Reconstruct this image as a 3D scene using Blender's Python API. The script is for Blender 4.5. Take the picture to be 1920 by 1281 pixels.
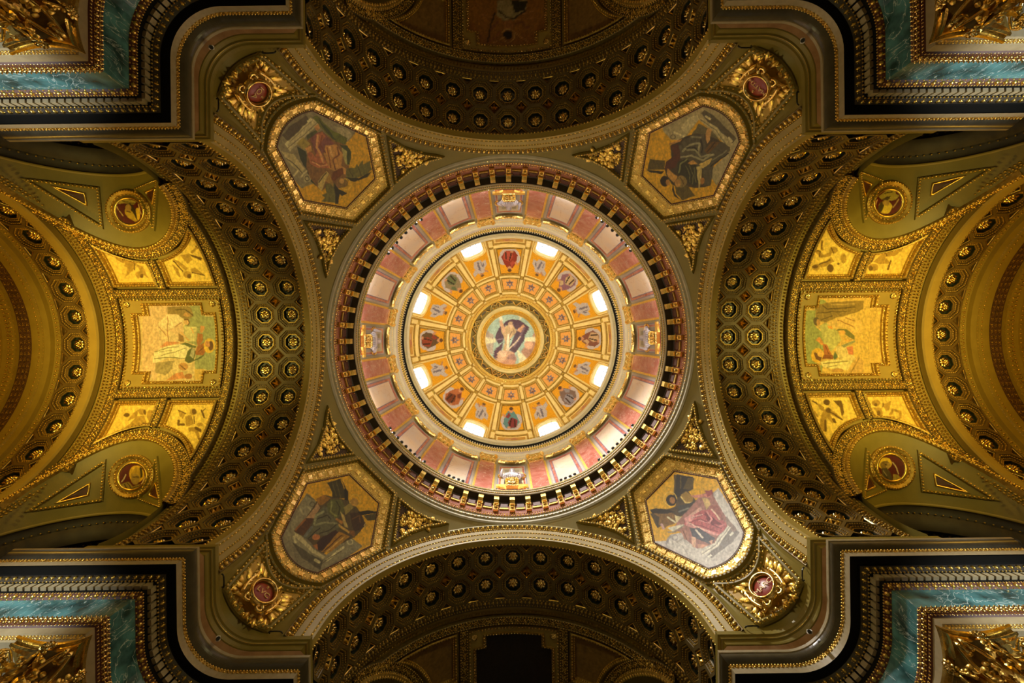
import bpy, math, random
import numpy as np
from mathutils import Matrix, Vector
random.seed(4); rng = np.random.default_rng(4)
PI = math.pi; SC = bpy.context.scene
for o in list(bpy.data.objects): bpy.data.objects.remove(o)
COL = SC.collection
# ------------------------------------------------------------------ camera
F = 853.3; CX, CY, ROLL = 957.0, 636.8, 0.0115       # looks straight up from the floor of the crossing
cam = bpy.data.objects.new('camera', bpy.data.cameras.new('camera')); COL.objects.link(cam); SC.camera = cam
er = Vector((math.cos(ROLL), math.sin(ROLL), 0)); ed = Vector((-math.sin(ROLL), math.cos(ROLL), 0))
cam.matrix_world = Matrix(((er.x, -ed.x, 0, 0), (er.y, -ed.y, 0, 0), (0, 0, -1, 0), (0, 0, 0, 1)))
cam.data.sensor_width = 36; cam.data.lens = F / 1920 * 36
cam.data.shift_x = (960 - CX) / 1920; cam.data.shift_y = -(640.5 - CY) / 1920
cam.data.clip_end = 300; cam.data.clip_start = 0.05
# ------------------------------------------------------------------ world, light, exposure
w = bpy.data.worlds.new('sky'); SC.world = w; w.use_nodes = True
w.node_tree.nodes['Background'].inputs[0].default_value = (0.80, 0.90, 1.0, 1)
w.node_tree.nodes['Background'].inputs[1].default_value = 3.5
vs = SC.view_settings; vs.view_transform = 'Standard'; vs.look = 'None'; vs.gamma = 1; vs.use_curve_mapping = False
vs.exposure = 0.35
def lamp(name, kind, loc, power, col=(1, .8, .5), size=.3, target=None, spot=100, blend=.6, spread=None):
    d = bpy.data.lights.new(name, kind); d.energy = power; d.color = col
    if kind == 'AREA':
        d.size = size; d.shape = 'DISK'
        if spread: d.spread = math.radians(spread)
    else: d.shadow_soft_size = size
    if kind == 'SPOT': d.spot_size = math.radians(spot); d.spot_blend = blend
    o = bpy.data.objects.new(name, d); COL.objects.link(o); o.location = loc
    if target is not None: o.rotation_euler = (Vector(target) - Vector(loc)).to_track_quat('-Z', 'Y').to_euler()
    return o
WARM = (1.0, .79, .21); DAY = (1.0, .93, .90)
# spotlights standing on the gallery of the drum, behind its parapet, shining up and across into the dome
for k in range(8):
    a = (k + .5) * PI / 4; c_, s_ = math.cos(a), math.sin(a)
    lamp('gallery_spotlight', 'SPOT', (10.76 * c_, 10.76 * s_, 32.45), 5200, (1, .86, .52), .2, (-8.6 * c_, -8.6 * s_, 49), 58, .7)
    for q in (-.26, 0, .26): lamp('gallery_light', 'POINT', (10.7 * math.cos(a + q), 10.7 * math.sin(a + q), 32.15), 95, DAY, .25)  # added point lamps, daylight coloured, to brighten the drum wall
for k in range(4):
    a = k * PI / 2 + .2; lamp('lantern_spotlight', 'SPOT', (10.76 * math.cos(a), 10.76 * math.sin(a), 32.45), 7500, (1, .90, .68), .15, (-.6 * math.cos(a), -.6 * math.sin(a), 62), 20, .5)  # added spots brighten the lantern in place of light from its windows
# daylight from the dome windows falling on the lower side
lamp('dome_daylight', 'SPOT', (-3.0, -8.0, 47.0), 33000, (1, .96, .90), .8, (4.6, 11.6, 25), 52, .7)
# spotlights on the ledges of the piers, shining across the crossing at the opposite pendentive
for k, pw in enumerate((2600, 3000, 3000, 3000)):
    a = PI / 4 + k * PI / 2; lamp('ledge_lamp', 'SPOT', (14.2 * math.cos(a), 14.2 * math.sin(a), 18.3), pw, (1, .84, .38), .15, (-11.5 * math.cos(a), -11.5 * math.sin(a), 24), 58, .7)
# lamps in the side arms: one beam up to the painted vault, added fill spots for the friezes, capitals and lunettes
for s in (-1, 1):
    lamp('vault_spotlight', 'SPOT', (s * 20.6, 0, 10.0), 7500, WARM, .4, (s * 20.2, 0, 27), 60, .9)
    for t in (-1, 1): lamp('frieze_spotlight', 'SPOT', (s * 20.5, -t * 2.0, 6.0), 8500, (.90, .97, 1), .4, (s * 17.0, t * 9.2, 13.4), 32, .7)  # added spots stand in for daylight from further along the arms
    for t in (-1, 1): lamp('lunette_spotlight', 'SPOT', (s * 20.6, -t * 3.0, 9.0), 2600, WARM, .4, (s * 20.3, t * 6.9, 23), 38, .9)  # added fill spots to brighten the dim lunettes
    lamp('apse_light', 'POINT', (s * 25.1, 0, 22.0), 520, (1, .52, .05), .2)
lamp('upper_arm_light', 'POINT', (0, -21, 12), 260, (1, .62, .25), .4)  # added lamp to lift the painting in the dark upper arm
lamp('crossing_floodlight', 'AREA', (0, 0, 0.5), 45, (1, .80, .42), 4.0, (0, 0, 20), spread=170)  # added weak fill from the floor for the cornices
# ------------------------------------------------------------------ materials
def mat(name, c, rough=.5, metal=0., c2=None, scale=3., bump=0., detail=6, vein=None, bscale=30., spec=.5):
    m = bpy.data.materials.new(name); m.use_nodes = True; nt = m.node_tree; b = nt.nodes['Principled BSDF']
    b.inputs['Roughness'].default_value = rough; b.inputs['Metallic'].default_value = metal
    b.inputs['Specular IOR Level'].default_value = spec
    b.inputs['Base Color'].default_value = (*c, 1)
    tc = nt.nodes.new('ShaderNodeTexCoord')
    if c2:
        n = nt.nodes.new('ShaderNodeTexNoise'); n.inputs['Scale'].default_value = scale; n.inputs['Detail'].default_value = detail
        nt.links.new(tc.outputs['Object'], n.inputs['Vector'])
        r = nt.nodes.new('ShaderNodeValToRGB'); nt.links.new(n.outputs['Fac'], r.inputs[0])
        r.color_ramp.elements[0].position = .35; r.color_ramp.elements[1].position = .68
        r.color_ramp.elements[0].color = (*c, 1); r.color_ramp.elements[1].color = (*c2, 1)
        out = r.outputs[0]
        if vein:
            n2 = nt.nodes.new('ShaderNodeTexNoise'); n2.inputs['Scale'].default_value = scale * .55; n2.inputs['Detail'].default_value = 5; n2.inputs['Distortion'].default_value = 1.6
            mp = nt.nodes.new('ShaderNodeMapping'); mp.inputs['Rotation'].default_value = (.4, .7, .9); mp.inputs['Scale'].default_value = (1, 2.4, 1)
            nt.links.new(tc.outputs['Object'], mp.inputs[0]); nt.links.new(mp.outputs[0], n2.inputs['Vector'])
            a = nt.nodes.new('ShaderNodeMath'); a.operation = 'SUBTRACT'; a.inputs[1].default_value = .5; nt.links.new(n2.outputs['Fac'], a.inputs[0])
            a2 = nt.nodes.new('ShaderNodeMath'); a2.operation = 'ABSOLUTE'; nt.links.new(a.outputs[0], a2.inputs[0])
            r2 = nt.nodes.new('ShaderNodeValToRGB'); nt.links.new(a2.outputs[0], r2.inputs[0])
            r2.color_ramp.elements[0].position = .0; r2.color_ramp.elements[0].color = (1, 1, 1, 1)
            r2.color_ramp.elements[1].position = .009; r2.color_ramp.elements[1].color = (0, 0, 0, 1)
            mx = nt.nodes.new('ShaderNodeMix'); mx.data_type = 'RGBA'; nt.links.new(r2.outputs[0], mx.inputs[0])
            nt.links.new(out, mx.inputs[6]); mx.inputs[7].default_value = (*vein, 1); out = mx.outputs[2]
        nt.links.new(out, b.inputs['Base Color'])
    if bump:
        n3 = nt.nodes.new('ShaderNodeTexNoise'); n3.inputs['Scale'].default_value = bscale; n3.inputs['Detail'].default_value = 3
        nt.links.new(tc.outputs['Object'], n3.inputs['Vector'])
        bp = nt.nodes.new('ShaderNodeBump'); bp.inputs['Strength'].default_value = bump; bp.inputs['Distance'].default_value = .05
        nt.links.new(n3.outputs['Fac'], bp.inputs['Height']); nt.links.new(bp.outputs[0], b.inputs['Normal'])
    return m
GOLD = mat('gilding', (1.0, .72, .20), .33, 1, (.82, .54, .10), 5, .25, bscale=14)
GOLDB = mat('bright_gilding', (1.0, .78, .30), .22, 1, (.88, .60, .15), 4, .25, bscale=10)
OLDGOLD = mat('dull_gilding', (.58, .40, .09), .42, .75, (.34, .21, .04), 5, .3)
OLIVE = mat('olive_paint', (.225, .170, .025), .5, 0, (.26, .198, .032), 1.5, .08)
STONE = mat('khaki_paint', (.38, .275, .055), .48, 0, (.33, .235, .045), 1.2, .06)
OCHRE = mat('ochre_paint', (.60, .38, .04), .5, 0, (.52, .31, .03), 2)
BROWN = mat('brown_gold_paint', (.145, .098, .026), .45, .1, (.105, .068, .018), 3, .15)
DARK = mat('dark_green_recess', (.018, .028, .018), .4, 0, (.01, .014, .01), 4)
MAROON = mat('maroon_ground', (.11, .03, .014), .5, 0, (.07, .02, .01), 4)
SHADE = mat('shade_tone', (.05, .036, .018), .6, 0, (.03, .02, .012), 2)  # shade of undersides, side chapels and outer walls put into the colour
CREAM = mat('cream_paint', (.84, .66, .27), .5, 0, (.74, .56, .22), 1.5)
PALE = mat('pale_stone', (.56, .50, .36), .5, 0, (.48, .42, .29), 2, .05)
GREY = mat('grey_green_paint', (.36, .32, .20), .5, 0, (.30, .265, .16), 2)
CORN = mat('dark_stucco_marble', (.10, .084, .05), .3, 0, (.075, .062, .036), 3, .05)
BAND = mat('gilded_band_ground', (.20, .135, .03), .5, .3, (.10, .065, .015), 6, .2)
MOSG = mat('gold_mosaic_ground', (.72, .50, .12), .35, .45, (.50, .33, .07), 9, .5, bscale=25)
CORNL = mat('buff_cornice_stone', (.40, .325, .19), .55, 0, (.34, .275, .155), 5, .05)
BLACK = mat('black_iron', (.012, .011, .01), .4)
LILAC = mat('lilac_grey_stone', (.46, .38, .33), .5, 0, (.38, .32, .27), 3)
FRIEZEM = mat('dark_red_marble', (.20, .05, .035), .3, 0, (.34, .12, .09), 2, 0, 8)
REDM = mat('red_marble', (.38, .085, .06), .25, 0, (.54, .20, .155), 1.3, 0, 8, (.75, .5, .42))
CREAMM = mat('cream_marble', (.80, .62, .43), .28, 0, (.70, .60, .52), .5, 0, 8, (.58, .38, .22))
BLUEM = mat('blue_inlay', (.10, .12, .27), .35, 0, (.14, .15, .30), 2)
TEAL = mat('green_marble', (.010, .055, .058), .22, 0, (.10, .32, .34), 1.5, 0, 10, (.55, .72, .70))
BUFFM = mat('buff_marble', (.45, .26, .12), .4, 0, (.33, .17, .07), 2.2, 0, 8)
SILVER = mat('silvery_stone', (.66, .62, .64), .38, .15, (.54, .50, .52), 3, .1)
LETTER = mat('gilt_lettering', (.85, .62, .25), .5)
SHADOW = mat('shadow_black', (.010, .009, .007), .8, spec=.1)  # near black puts the deep shadow under the cornices into the colour
LAMPB = mat('lamp_housing', (.03, .03, .03), .35, .3)
WHITE = mat('white_paint', (.8, .78, .72), .5)
FOL = mat('dark_foliage_ground', (.10, .045, .02), .6, 0, (.03, .016, .01), 9, .8, bscale=9)
PICTURE = bpy.data.materials.new('painted_surface'); PICTURE.use_nodes = True
_n = PICTURE.node_tree; _b = _n.nodes['Principled BSDF']; _b.inputs['Roughness'].default_value = .5
_v = _n.nodes.new('ShaderNodeVertexColor'); _v.layer_name = 'Col'
_t = _n.nodes.new('ShaderNodeTexCoord'); _no = _n.nodes.new('ShaderNodeTexNoise'); _no.inputs['Scale'].default_value = 7; _no.inputs['Detail'].default_value = 8
_r = _n.nodes.new('ShaderNodeMapRange'); _r.inputs[1].default_value = .3; _r.inputs[2].default_value = .7; _r.inputs[3].default_value = .82; _r.inputs[4].default_value = 1.16
_m = _n.nodes.new('ShaderNodeVectorMath'); _m.operation = 'SCALE'
_n.links.new(_t.outputs['Object'], _no.inputs['Vector']); _n.links.new(_no.outputs['Fac'], _r.inputs[0])
_n.links.new(_v.outputs[0], _m.inputs[0]); _n.links.new(_r.outputs[0], _m.inputs['Scale']); _n.links.new(_m.outputs[0], _b.inputs['Base Color'])
GLASS = bpy.data.materials.new('window_glass'); GLASS.use_nodes = True
_n = GLASS.node_tree; _n.nodes.clear(); _o = _n.nodes.new('ShaderNodeOutputMaterial'); _x = _n.nodes.new('ShaderNodeMixShader')
_a = _n.nodes.new('ShaderNodeBsdfTransparent'); _g = _n.nodes.new('ShaderNodeBsdfGlossy'); _g.inputs['Roughness'].default_value = .05; _x.inputs[0].default_value = .06
_n.links.new(_a.outputs[0], _x.inputs[1]); _n.links.new(_g.outputs[0], _x.inputs[2]); _n.links.new(_x.outputs[0], _o.inputs[0])
# ------------------------------------------------------------------ mesh kit
class MB:
    def __init__(s): s.v = []; s.f = []; s.n = 0
    def add(s, V, Fs):
        V = np.asarray(V, float).reshape(-1, 3); n = s.n
        s.v.append(V); s.f += [tuple(i + n for i in f) for f in Fs]; s.n += len(V)
    def grid(s, P, close=False):                       # P (a,b,3)
        P = np.asarray(P); a, b = P.shape[:2]; fs = []
        for i in range(a - (0 if close else 1)):
            i2 = (i + 1) % a
            for j in range(b - 1): fs.append((i * b + j, i2 * b + j, i2 * b + j + 1, i * b + j + 1))
        s.add(P.reshape(-1, 3), fs)
    def stamp(s, T, O, X, Y, Z, k=1.):
        V = T[0] * k; s.add(np.asarray(O) + V[:, :1] * X + V[:, 1:2] * Y + V[:, 2:] * Z, T[1])
    def tube(s, P, r, n=6, caps=True):
        P = np.asarray(P, float); m = len(P); r = np.broadcast_to(np.asarray(r, float), (m,))
        T = np.gradient(P, axis=0); T /= np.linalg.norm(T, axis=1)[:, None] + 1e-9
        up = np.array([0, 0, 1.]) if abs(T[:, 2]).mean() < .8 else np.array([1., 0, 0])
        X = np.cross(T, up); X /= np.linalg.norm(X, axis=1)[:, None] + 1e-9; Y = np.cross(T, X)
        a = np.arange(n) * 2 * PI / n
        V = P[:, None] + r[:, None, None] * (np.cos(a)[None, :, None] * X[:, None] + np.sin(a)[None, :, None] * Y[:, None])
        fs = [(i * n + j, i * n + (j + 1) % n, (i + 1) * n + (j + 1) % n, (i + 1) * n + j) for i in range(m - 1) for j in range(n)]
        if caps: fs += [tuple(range(n)), tuple(range((m - 1) * n, m * n))]
        s.add(V.reshape(-1, 3), fs)
    def box(s, c, d, X=(1, 0, 0), Y=(0, 1, 0), Z=(0, 0, 1), taper=1.):
        s.stamp(boxT(taper), c, np.asarray(X, float) * d[0], np.asarray(Y, float) * d[1], np.asarray(Z, float) * d[2])
ORG = {}
def boxT(t=1.):
    return (np.array([(x * (t if z > 0 else 1), y * (t if z > 0 else 1), z) for z in (-.5, .5) for x, y in ((-.5, -.5), (.5, -.5), (.5, .5), (-.5, .5))]),
            [(0, 3, 2, 1), (4, 5, 6, 7), (0, 1, 5, 4), (1, 2, 6, 5), (2, 3, 7, 6), (3, 0, 4, 7)])
def thing(name, label, cat, loc=(0, 0, 0), group=None, rot=0., structure=False):
    o = bpy.data.objects.new(name, None); o.empty_display_size = .3; COL.objects.link(o); o.location = loc; o.rotation_euler.z = rot
    ORG[o.name] = np.array(loc, float)
    if structure: o['kind'] = 'structure'
    if label: o['label'] = label
    if cat: o['category'] = cat
    if group: o['group'] = group
    return o
def mesh(mb, name, m, org=(0, 0, 0), smooth=False, cols=None):
    me = bpy.data.meshes.new(name); V = np.vstack(mb.v) - np.asarray(org)
    me.from_pydata(V.tolist(), [], mb.f); me.materials.append(m)
    if smooth: me.polygons.foreach_set('use_smooth', [True] * len(me.polygons))
    if cols is not None:
        ca = me.color_attributes.new('Col', 'FLOAT_COLOR', 'POINT')
        c4 = np.ones((len(V), 4)); c4[:, :3] = cols; ca.data.foreach_set('color', c4.ravel())
    me.update(); return me
def part(name, mb, m, parent=None, smooth=False, stuff=False, label=None, cols=None, structure=False):
    org = ORG[parent.name] if parent else np.zeros(3); smooth = smooth or (stuff and name not in ('dentil', 'dentils', 'key_pattern_tesserae', 'ornament_band'))
    o = bpy.data.objects.new(name, mesh(mb, name, m, org, smooth, cols)); COL.objects.link(o)
    if parent: o.parent = parent; ORG[o.name] = org
    if stuff: o['kind'] = 'stuff'
    if structure: o['kind'] = 'structure'
    if label: o['label'] = label
    return o
def inst(name, me, parent, loc=(0, 0, 0), rot=(0, 0, 0), scale=1.):    # loc in the frame of the prototype
    o = bpy.data.objects.new(name, me); COL.objects.link(o); o.parent = parent
    o.location = Vector(loc) - Vector(ORG.get(parent.name, (0, 0, 0))); o.rotation_euler = rot; o.scale = (scale,) * 3
    return o
KIDS = {}
def dup(root, k, label, **kw):       # a copy turned by k quarter turns about the axis of the crossing
    def cp(o, par):
        c = o.copy(); COL.objects.link(c); c.parent = par
        if o.name in ORG: ORG[c.name] = ORG[o.name]
        for ch in list(o.children): cp(ch, c)
        return c
    r = cp(root, None); a = k * PI / 2; L = ORG[root.name]
    r.location = (L[0] * math.cos(a) - L[1] * math.sin(a), L[0] * math.sin(a) + L[1] * math.cos(a), L[2]); r.rotation_euler.z = root.rotation_euler.z + a
    r['label'] = label
    return r
def rz(P, a):
    P = np.asarray(P, float); c, s = math.cos(a), math.sin(a)
    return np.stack([P[..., 0] * c - P[..., 1] * s, P[..., 0] * s + P[..., 1] * c, P[..., 2]], -1)
def topx(P):
    P = np.asarray(P); x = F * P[..., 0] / P[..., 2]; y = F * P[..., 1] / P[..., 2]; c, s = math.cos(ROLL), math.sin(ROLL)
    return np.stack([CX + x * c + y * s, CY - x * s + y * c], -1)
# templates ---------------------------------------------------------
def sph(n=6, m=3, sx=1., sy=1., sz=1.):
    V = [(0, 0, -sz)]; fs = []
    for i in range(1, m):
        p = -PI / 2 + PI * i / m
        for j in range(n): V.append((sx * math.cos(p) * math.cos(2 * PI * j / n), sy * math.cos(p) * math.sin(2 * PI * j / n), sz * math.sin(p)))
    V.append((0, 0, sz)); t = len(V) - 1
    for j in range(n):
        fs.append((0, 1 + (j + 1) % n, 1 + j)); fs.append((t, 1 + (m - 2) * n + j, 1 + (m - 2) * n + (j + 1) % n))
        for i in range(m - 2): fs.append((1 + i * n + j, 1 + i * n + (j + 1) % n, 1 + (i + 1) * n + (j + 1) % n, 1 + (i + 1) * n + j))
    return np.array(V), fs
BEAD = sph(6, 3); BEADL = sph(6, 3, 1.7, 1, 1); DOT = sph(8, 4)
def merge(L):
    mb = MB()
    for T, O, a, k in L:
        c, s = math.cos(a), math.sin(a)
        mb.stamp(T, O, np.array([c, s, 0]), np.array([-s, c, 0]), np.array([0, 0, 1.]), k)
    return np.vstack(mb.v), mb.f
def petal(l=1., wd=.4, h=.25, n=4):
    P = []
    for i in range(n + 1):
        t = i / n; ww = wd * math.sin(PI * (.12 + .86 * t)); zz = h * math.sin(PI * t * .8)
        P.append([(t * l, -ww, zz * .35), (t * l, 0, zz + .1 * l), (t * l, ww, zz * .35)])
    mb = MB(); mb.grid(P); return np.vstack(mb.v), mb.f
PET = petal()
ROSE = merge([(petal(1, .38, .3), (0, 0, 0), i * PI / 4, 1) for i in range(8)] + [(petal(.6, .22, .5), (0, 0, .12), (i + .5) * PI / 3, 1) for i in range(6)] + [(DOT, (0, 0, .35), 0, .2)])
EGG = merge([(sph(6, 4, .36, .62, .4), (0, 0, 0), 0, 1), (boxT(.5), (.5, .1, 0), 0, .3), (boxT(.5), (.5, -.3, 0), 0, .18)])
LEAF = merge([(petal(1.1, .3, .3), (0, -.5, 0), PI / 2, 1), (petal(.7, .2, .25), (0, -.4, 0), PI / 2 - .8, 1), (petal(.7, .2, .25), (0, -.4, 0), PI / 2 + .8, 1)])
def scroll():
    mb = MB(); P = []
    for i in range(13):
        t = i / 12; a = t * 2.6 * PI; r = .40 * (1 - .8 * t); P.append((r * math.cos(a) - .1, r * math.sin(a), .06))
    mb.tube(P, np.linspace(.085, .05, 13), 4)
    mb.tube([(.3, 0, .05), (.5, .25, .05), (.72, .1, .05), (.9, -.2, .05)], .06, 4)
    for a, p in ((.6, (.45, .2, 0)), (-1.2, (.2, -.2, 0)), (2.4, (-.3, .3, 0)), (-2.3, (-.3, -.25, 0))): mb.stamp(PET, p, np.array([math.cos(a), math.sin(a), 0]), np.array([-math.sin(a), math.cos(a), 0]), np.array([0, 0, 1.]), .3)
    mb.stamp(DOT, (-.1, 0, .08), np.array([1., 0, 0]), np.array([0, 1., 0]), np.array([0, 0, 1.]), .12)
    return np.vstack(mb.v), mb.f
SCR = scroll(); SCRM = (SCR[0] * np.array([1, -1, 1]), SCR[1])
# paths -------------------------------------------------------------
def unit(a): return a / (np.linalg.norm(a, axis=-1, keepdims=True) + 1e-12)
def pframe(P, N, closed, inward=True):
    P = np.asarray(P, float); N = unit(np.asarray(N, float)); n = len(P)
    d = unit(np.roll(P, -1, 0) - P)
    if not closed: d[-1] = d[-2]
    dp = np.roll(d, 1, 0)
    if not closed: dp[0] = d[0]
    S0 = unit(np.cross(N, d)); S1 = unit(np.cross(N, dp)); S = unit(S0 + S1)
    m = 1 / np.clip((S * S0).sum(1), .45, 1)
    if inward and closed and ((P.mean(0) - P) * S).sum() < 0: S = -S; S0 = -S0
    return P, N, S * m[:, None], closed
def sweep(mb, fr, prof):
    P, N, S, closed = fr; pr = np.asarray(prof, float)
    G = P[:, None] + pr[None, :, :1] * S[:, None] + pr[None, :, 1:] * N[:, None]
    mb.grid(G, closed)
def along(fr, b, h, sp, off=.5):
    P, N, S, closed = fr; Q = P + b * S + h * N
    if closed: Q = np.vstack([Q, Q[:1]]); N = np.vstack([N, N[:1]]); S = np.vstack([S, S[:1]])
    seg = np.linalg.norm(np.diff(Q, axis=0), axis=1); L = np.concatenate([[0], np.cumsum(seg)]); n = max(1, int(round(L[-1] / sp)))
    u = (np.arange(n) + off) * L[-1] / n; out = np.stack([np.interp(u, L, Q[:, i]) for i in range(3)], 1)
    nn = unit(np.stack([np.interp(u, L, N[:, i]) for i in range(3)], 1)); i = np.clip(np.searchsorted(L, u, side='right') - 1, 0, len(seg) - 1)
    T = unit(np.diff(Q, axis=0)[i]); Sd = unit(S[i] - (S[i] * T).sum(1)[:, None] * T)
    return out, T, Sd, nn
def string(mb, fr, b, h, sp, T, k, alt=None):
    for i, (p, x, y, z) in enumerate(zip(*along(fr, b, h, sp))): mb.stamp(alt if (alt and i % 2) else T, p, x, y, z, k)
def densify(pts, step, closed=True):
    out = []; n = len(pts)
    for i in range(n if closed else n - 1):
        a, b = np.array(pts[i], float), np.array(pts[(i + 1) % n], float); m = max(1, int(np.ceil(np.linalg.norm(b - a) / step)))
        for j in range(m): out.append(a + (b - a) * j / m)
    if not closed: out.append(np.array(pts[-1], float))
    return np.array(out)
def inpoly(X, Y, poly):
    poly = np.asarray(poly, float); c = np.zeros(X.shape, bool); j = len(poly) - 1
    for i in range(len(poly)):
        xi, yi = poly[i]; xj, yj = poly[j]
        if yi != yj: c ^= ((yi > Y) != (yj > Y)) & (X < (xj - xi) * (Y - yi) / (yj - yi) + xi)
        j = i
    return c
def patch(mb, surf, poly, du, dv):       # surf(u,v)->points, cells whose middle lies in poly
    poly = np.asarray(poly, float); lo, hi = poly.min(0), poly.max(0)
    nu, nv = max(2, int((hi[0] - lo[0]) / du)), max(2, int((hi[1] - lo[1]) / dv))
    u = np.linspace(lo[0], hi[0], nu + 1); v = np.linspace(lo[1], hi[1], nv + 1); U, V = np.meshgrid(u, v, indexing='ij')
    uc, vc = np.meshgrid((u[1:] + u[:-1]) / 2, (v[1:] + v[:-1]) / 2, indexing='ij'); ins = inpoly(uc, vc, poly)
    P = surf(U.ravel(), V.ravel()); idx = np.arange((nu + 1) * (nv + 1)).reshape(nu + 1, nv + 1)
    I, J = np.nonzero(ins); fs = np.stack([idx[I, J], idx[I + 1, J], idx[I + 1, J + 1], idx[I, J + 1]], 1)
    used = np.unique(fs); mp = -np.ones(len(P), int); mp[used] = np.arange(len(used))
    mb.add(P[used], [tuple(f) for f in mp[fs].tolist()])
_RN = np.random.default_rng(5).random((64, 64))
def fbm(q):
    def vn(p):
        i = np.floor(p).astype(int); f = p - i; f = f * f * (3 - 2 * f); a = lambda dx, dy: _RN[(i[:, 0] + dx) % 64, (i[:, 1] + dy) % 64]
        return (a(0, 0) * (1 - f[:, 0]) + a(1, 0) * f[:, 0]) * (1 - f[:, 1]) + (a(0, 1) * (1 - f[:, 0]) + a(1, 1) * f[:, 0]) * f[:, 1]
    return .65 * vn(q) + .35 * vn(q * 2.1 + 9.)
def lin(h):
    c = np.array([int(h[i:i + 2], 16) / 255 for i in (1, 3, 5)]); return np.where(c < .04, c / 12.92, ((c + .055) / 1.055) ** 2.4)
def paint(P, art, bg, o=(0, 0), s=1., tint=(1, 1, 1), brush=.6):        # albedo of a picture, looked up where each point of the wall stands
    q = topx(P); n1 = fbm(q / 11.); n2 = fbm(q / 11. + 37.3); n3 = fbm(q / 3.2 + 11.); n4 = fbm(np.stack([q[:, 0] / 2.2 + n1 * 3, q[:, 1] / 6. + n2 * 3], 1) + 5.)
    out = 0
    for jx, jy in ((-.3, -.12), (.12, -.3), (.3, .12), (-.12, .3)):
        X = (q[:, 0] - o[0] + (n1 - .5) * 2.4 + (n3 - .5) * .4 + jx) * s; Y = (q[:, 1] - o[1] + (n2 - .5) * 2.4 + (n4 - .5) * .4 + jy) * s; C = np.tile(lin(bg), (len(P), 1))
        for a in art:
            k, col = a[0], lin(a[1])
            if k == 'p': m = inpoly(X, Y, a[2])
            elif k == 'e': m = ((X - a[2]) / a[4]) ** 2 + ((Y - a[3]) / a[5]) ** 2 < 1
            elif k == 'r': q_ = np.hypot((X - a[2]) / a[4], (Y - a[3]) / a[5]); m = abs(q_ - 1) < a[6]
            else:
                m = np.zeros(len(X), bool); L = a[2]; wd = a[3]
                for (x0, y0), (x1, y1) in zip(L[:-1], L[1:]):
                    dx, dy = x1 - x0, y1 - y0; t = np.clip(((X - x0) * dx + (Y - y0) * dy) / (dx * dx + dy * dy + 1e-9), 0, 1)
                    m |= np.hypot(X - x0 - t * dx, Y - y0 - t * dy) < wd
            C[m] = col
        out = out + C / 4
    return out * np.array(tint) * (1 + brush * (n4 - .5) + brush * .7 * (n3 - .5))[:, None]
# ------------------------------------------------------------------ surfaces
XA, ZC, RS, RO, RI, X1, X2 = 11.49, 19.05, 14.75, 9.25, 8.02, 11.87, 15.93
def psph(u, v, h=0.):                     # pendentive sphere, met by the sight line of slope (u,v)/F ; h = towards the room
    a = np.asarray(u, float) / F; b = np.asarray(v, float) / F; R = RS - h
    A = a * a + b * b + 1; B = -2 * ZC; Cc = ZC ** 2 - R ** 2
    z = (-B + np.sqrt(B * B - 4 * A * Cc)) / (2 * A); return np.stack([a * z, b * z, z], -1)
def warp(P):                              # the foot of the pendentive spreads on to the curved ledge
    P = np.asarray(P, float); rho = np.hypot(P[..., 0], P[..., 1]); an = np.arctan2(P[..., 1], P[..., 0]) - PI / 4
    mx = PI / 4 - np.arccos(np.clip(XA / rho, 0, 1)); s = np.clip((21.0 - P[..., 2]) / 3.3, 0, 1.2); d = .066 * s ** 1.5 * np.clip(1 - (an / np.maximum(mx, .02)) ** 2, 0, 1)
    return np.stack([P[..., 0] * (1 + d), P[..., 1] * (1 + d), P[..., 2]], -1)
_psph0 = psph
def psph(u, v, h=0.):
    u = np.asarray(u, float); v = np.asarray(v, float); a, b = u.copy(), v.copy()
    for _ in range(14):
        P = warp(_psph0(a, b, h)); a = a + .8 * (u - F * P[..., 0] / P[..., 2]); b = b + .8 * (v - F * P[..., 1] / P[..., 2])
    return warp(_psph0(a, b, h))
def nsph(P): return unit(np.array([0, 0, ZC]) - P)
def arch(x, R, phi):                      # phi degrees from the crown, stilted below the springing
    x, R, phi = np.broadcast_arrays(np.asarray(x, float), np.asarray(R, float), np.asarray(phi, float))
    a = np.radians(np.clip(phi, -90, 90)); ex = np.radians(np.maximum(np.abs(phi) - 90, 0)) * 8.
    return np.stack([x, R * np.sin(a), ZC + R * np.cos(a) - ex], -1)
def narch(phi):
    a = np.radians(np.clip(phi, -90, 90)); return np.stack([0 * a, -np.sin(a), -np.cos(a)], -1)
def archfr(x, R, p0=-99.3, p1=99.3, n=97, face=None):
    ph = np.linspace(p0, p1, n); P = arch(x, R, ph); N = narch(ph) if face is None else unit(narch(ph) * face[1] + np.array([face[0], 0, 0]))
    return pframe(P, N, False)
def lathe_arch(mb, prof, p0=-99.3, p1=99.3, n=81):
    pr = np.asarray(prof, float); ph = np.linspace(p0, p1, n)
    mb.grid(arch(pr[None, :, 0], pr[None, :, 1], ph[:, None]))
def lathe(mb, prof, n=128, a0=0., a1=2 * PI):
    pr = np.asarray(prof, float); full = abs(a1 - a0 - 2 * PI) < 1e-6; a = np.linspace(a0, a1, n + (0 if full else 1), endpoint=not full)
    G = np.stack([pr[None, :, 0] * np.cos(a)[:, None], pr[None, :, 0] * np.sin(a)[:, None], np.broadcast_to(pr[None, :, 1], (len(a), len(pr)))], -1)
    mb.grid(G, full)
def ringfr(R, z, n=256, nz=-1., nr=-1.):
    a = np.arange(n) * 2 * PI / n; P = np.stack([R * np.cos(a), R * np.sin(a), np.full(n, z)], 1)
    return pframe(P, np.stack([nr * np.cos(a), nr * np.sin(a), np.full(n, nz)], 1), True, False)
SIDE = ['right', 'bottom', 'left', 'top']
DIAG = ['lower right', 'lower left', 'upper left', 'upper right']
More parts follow.
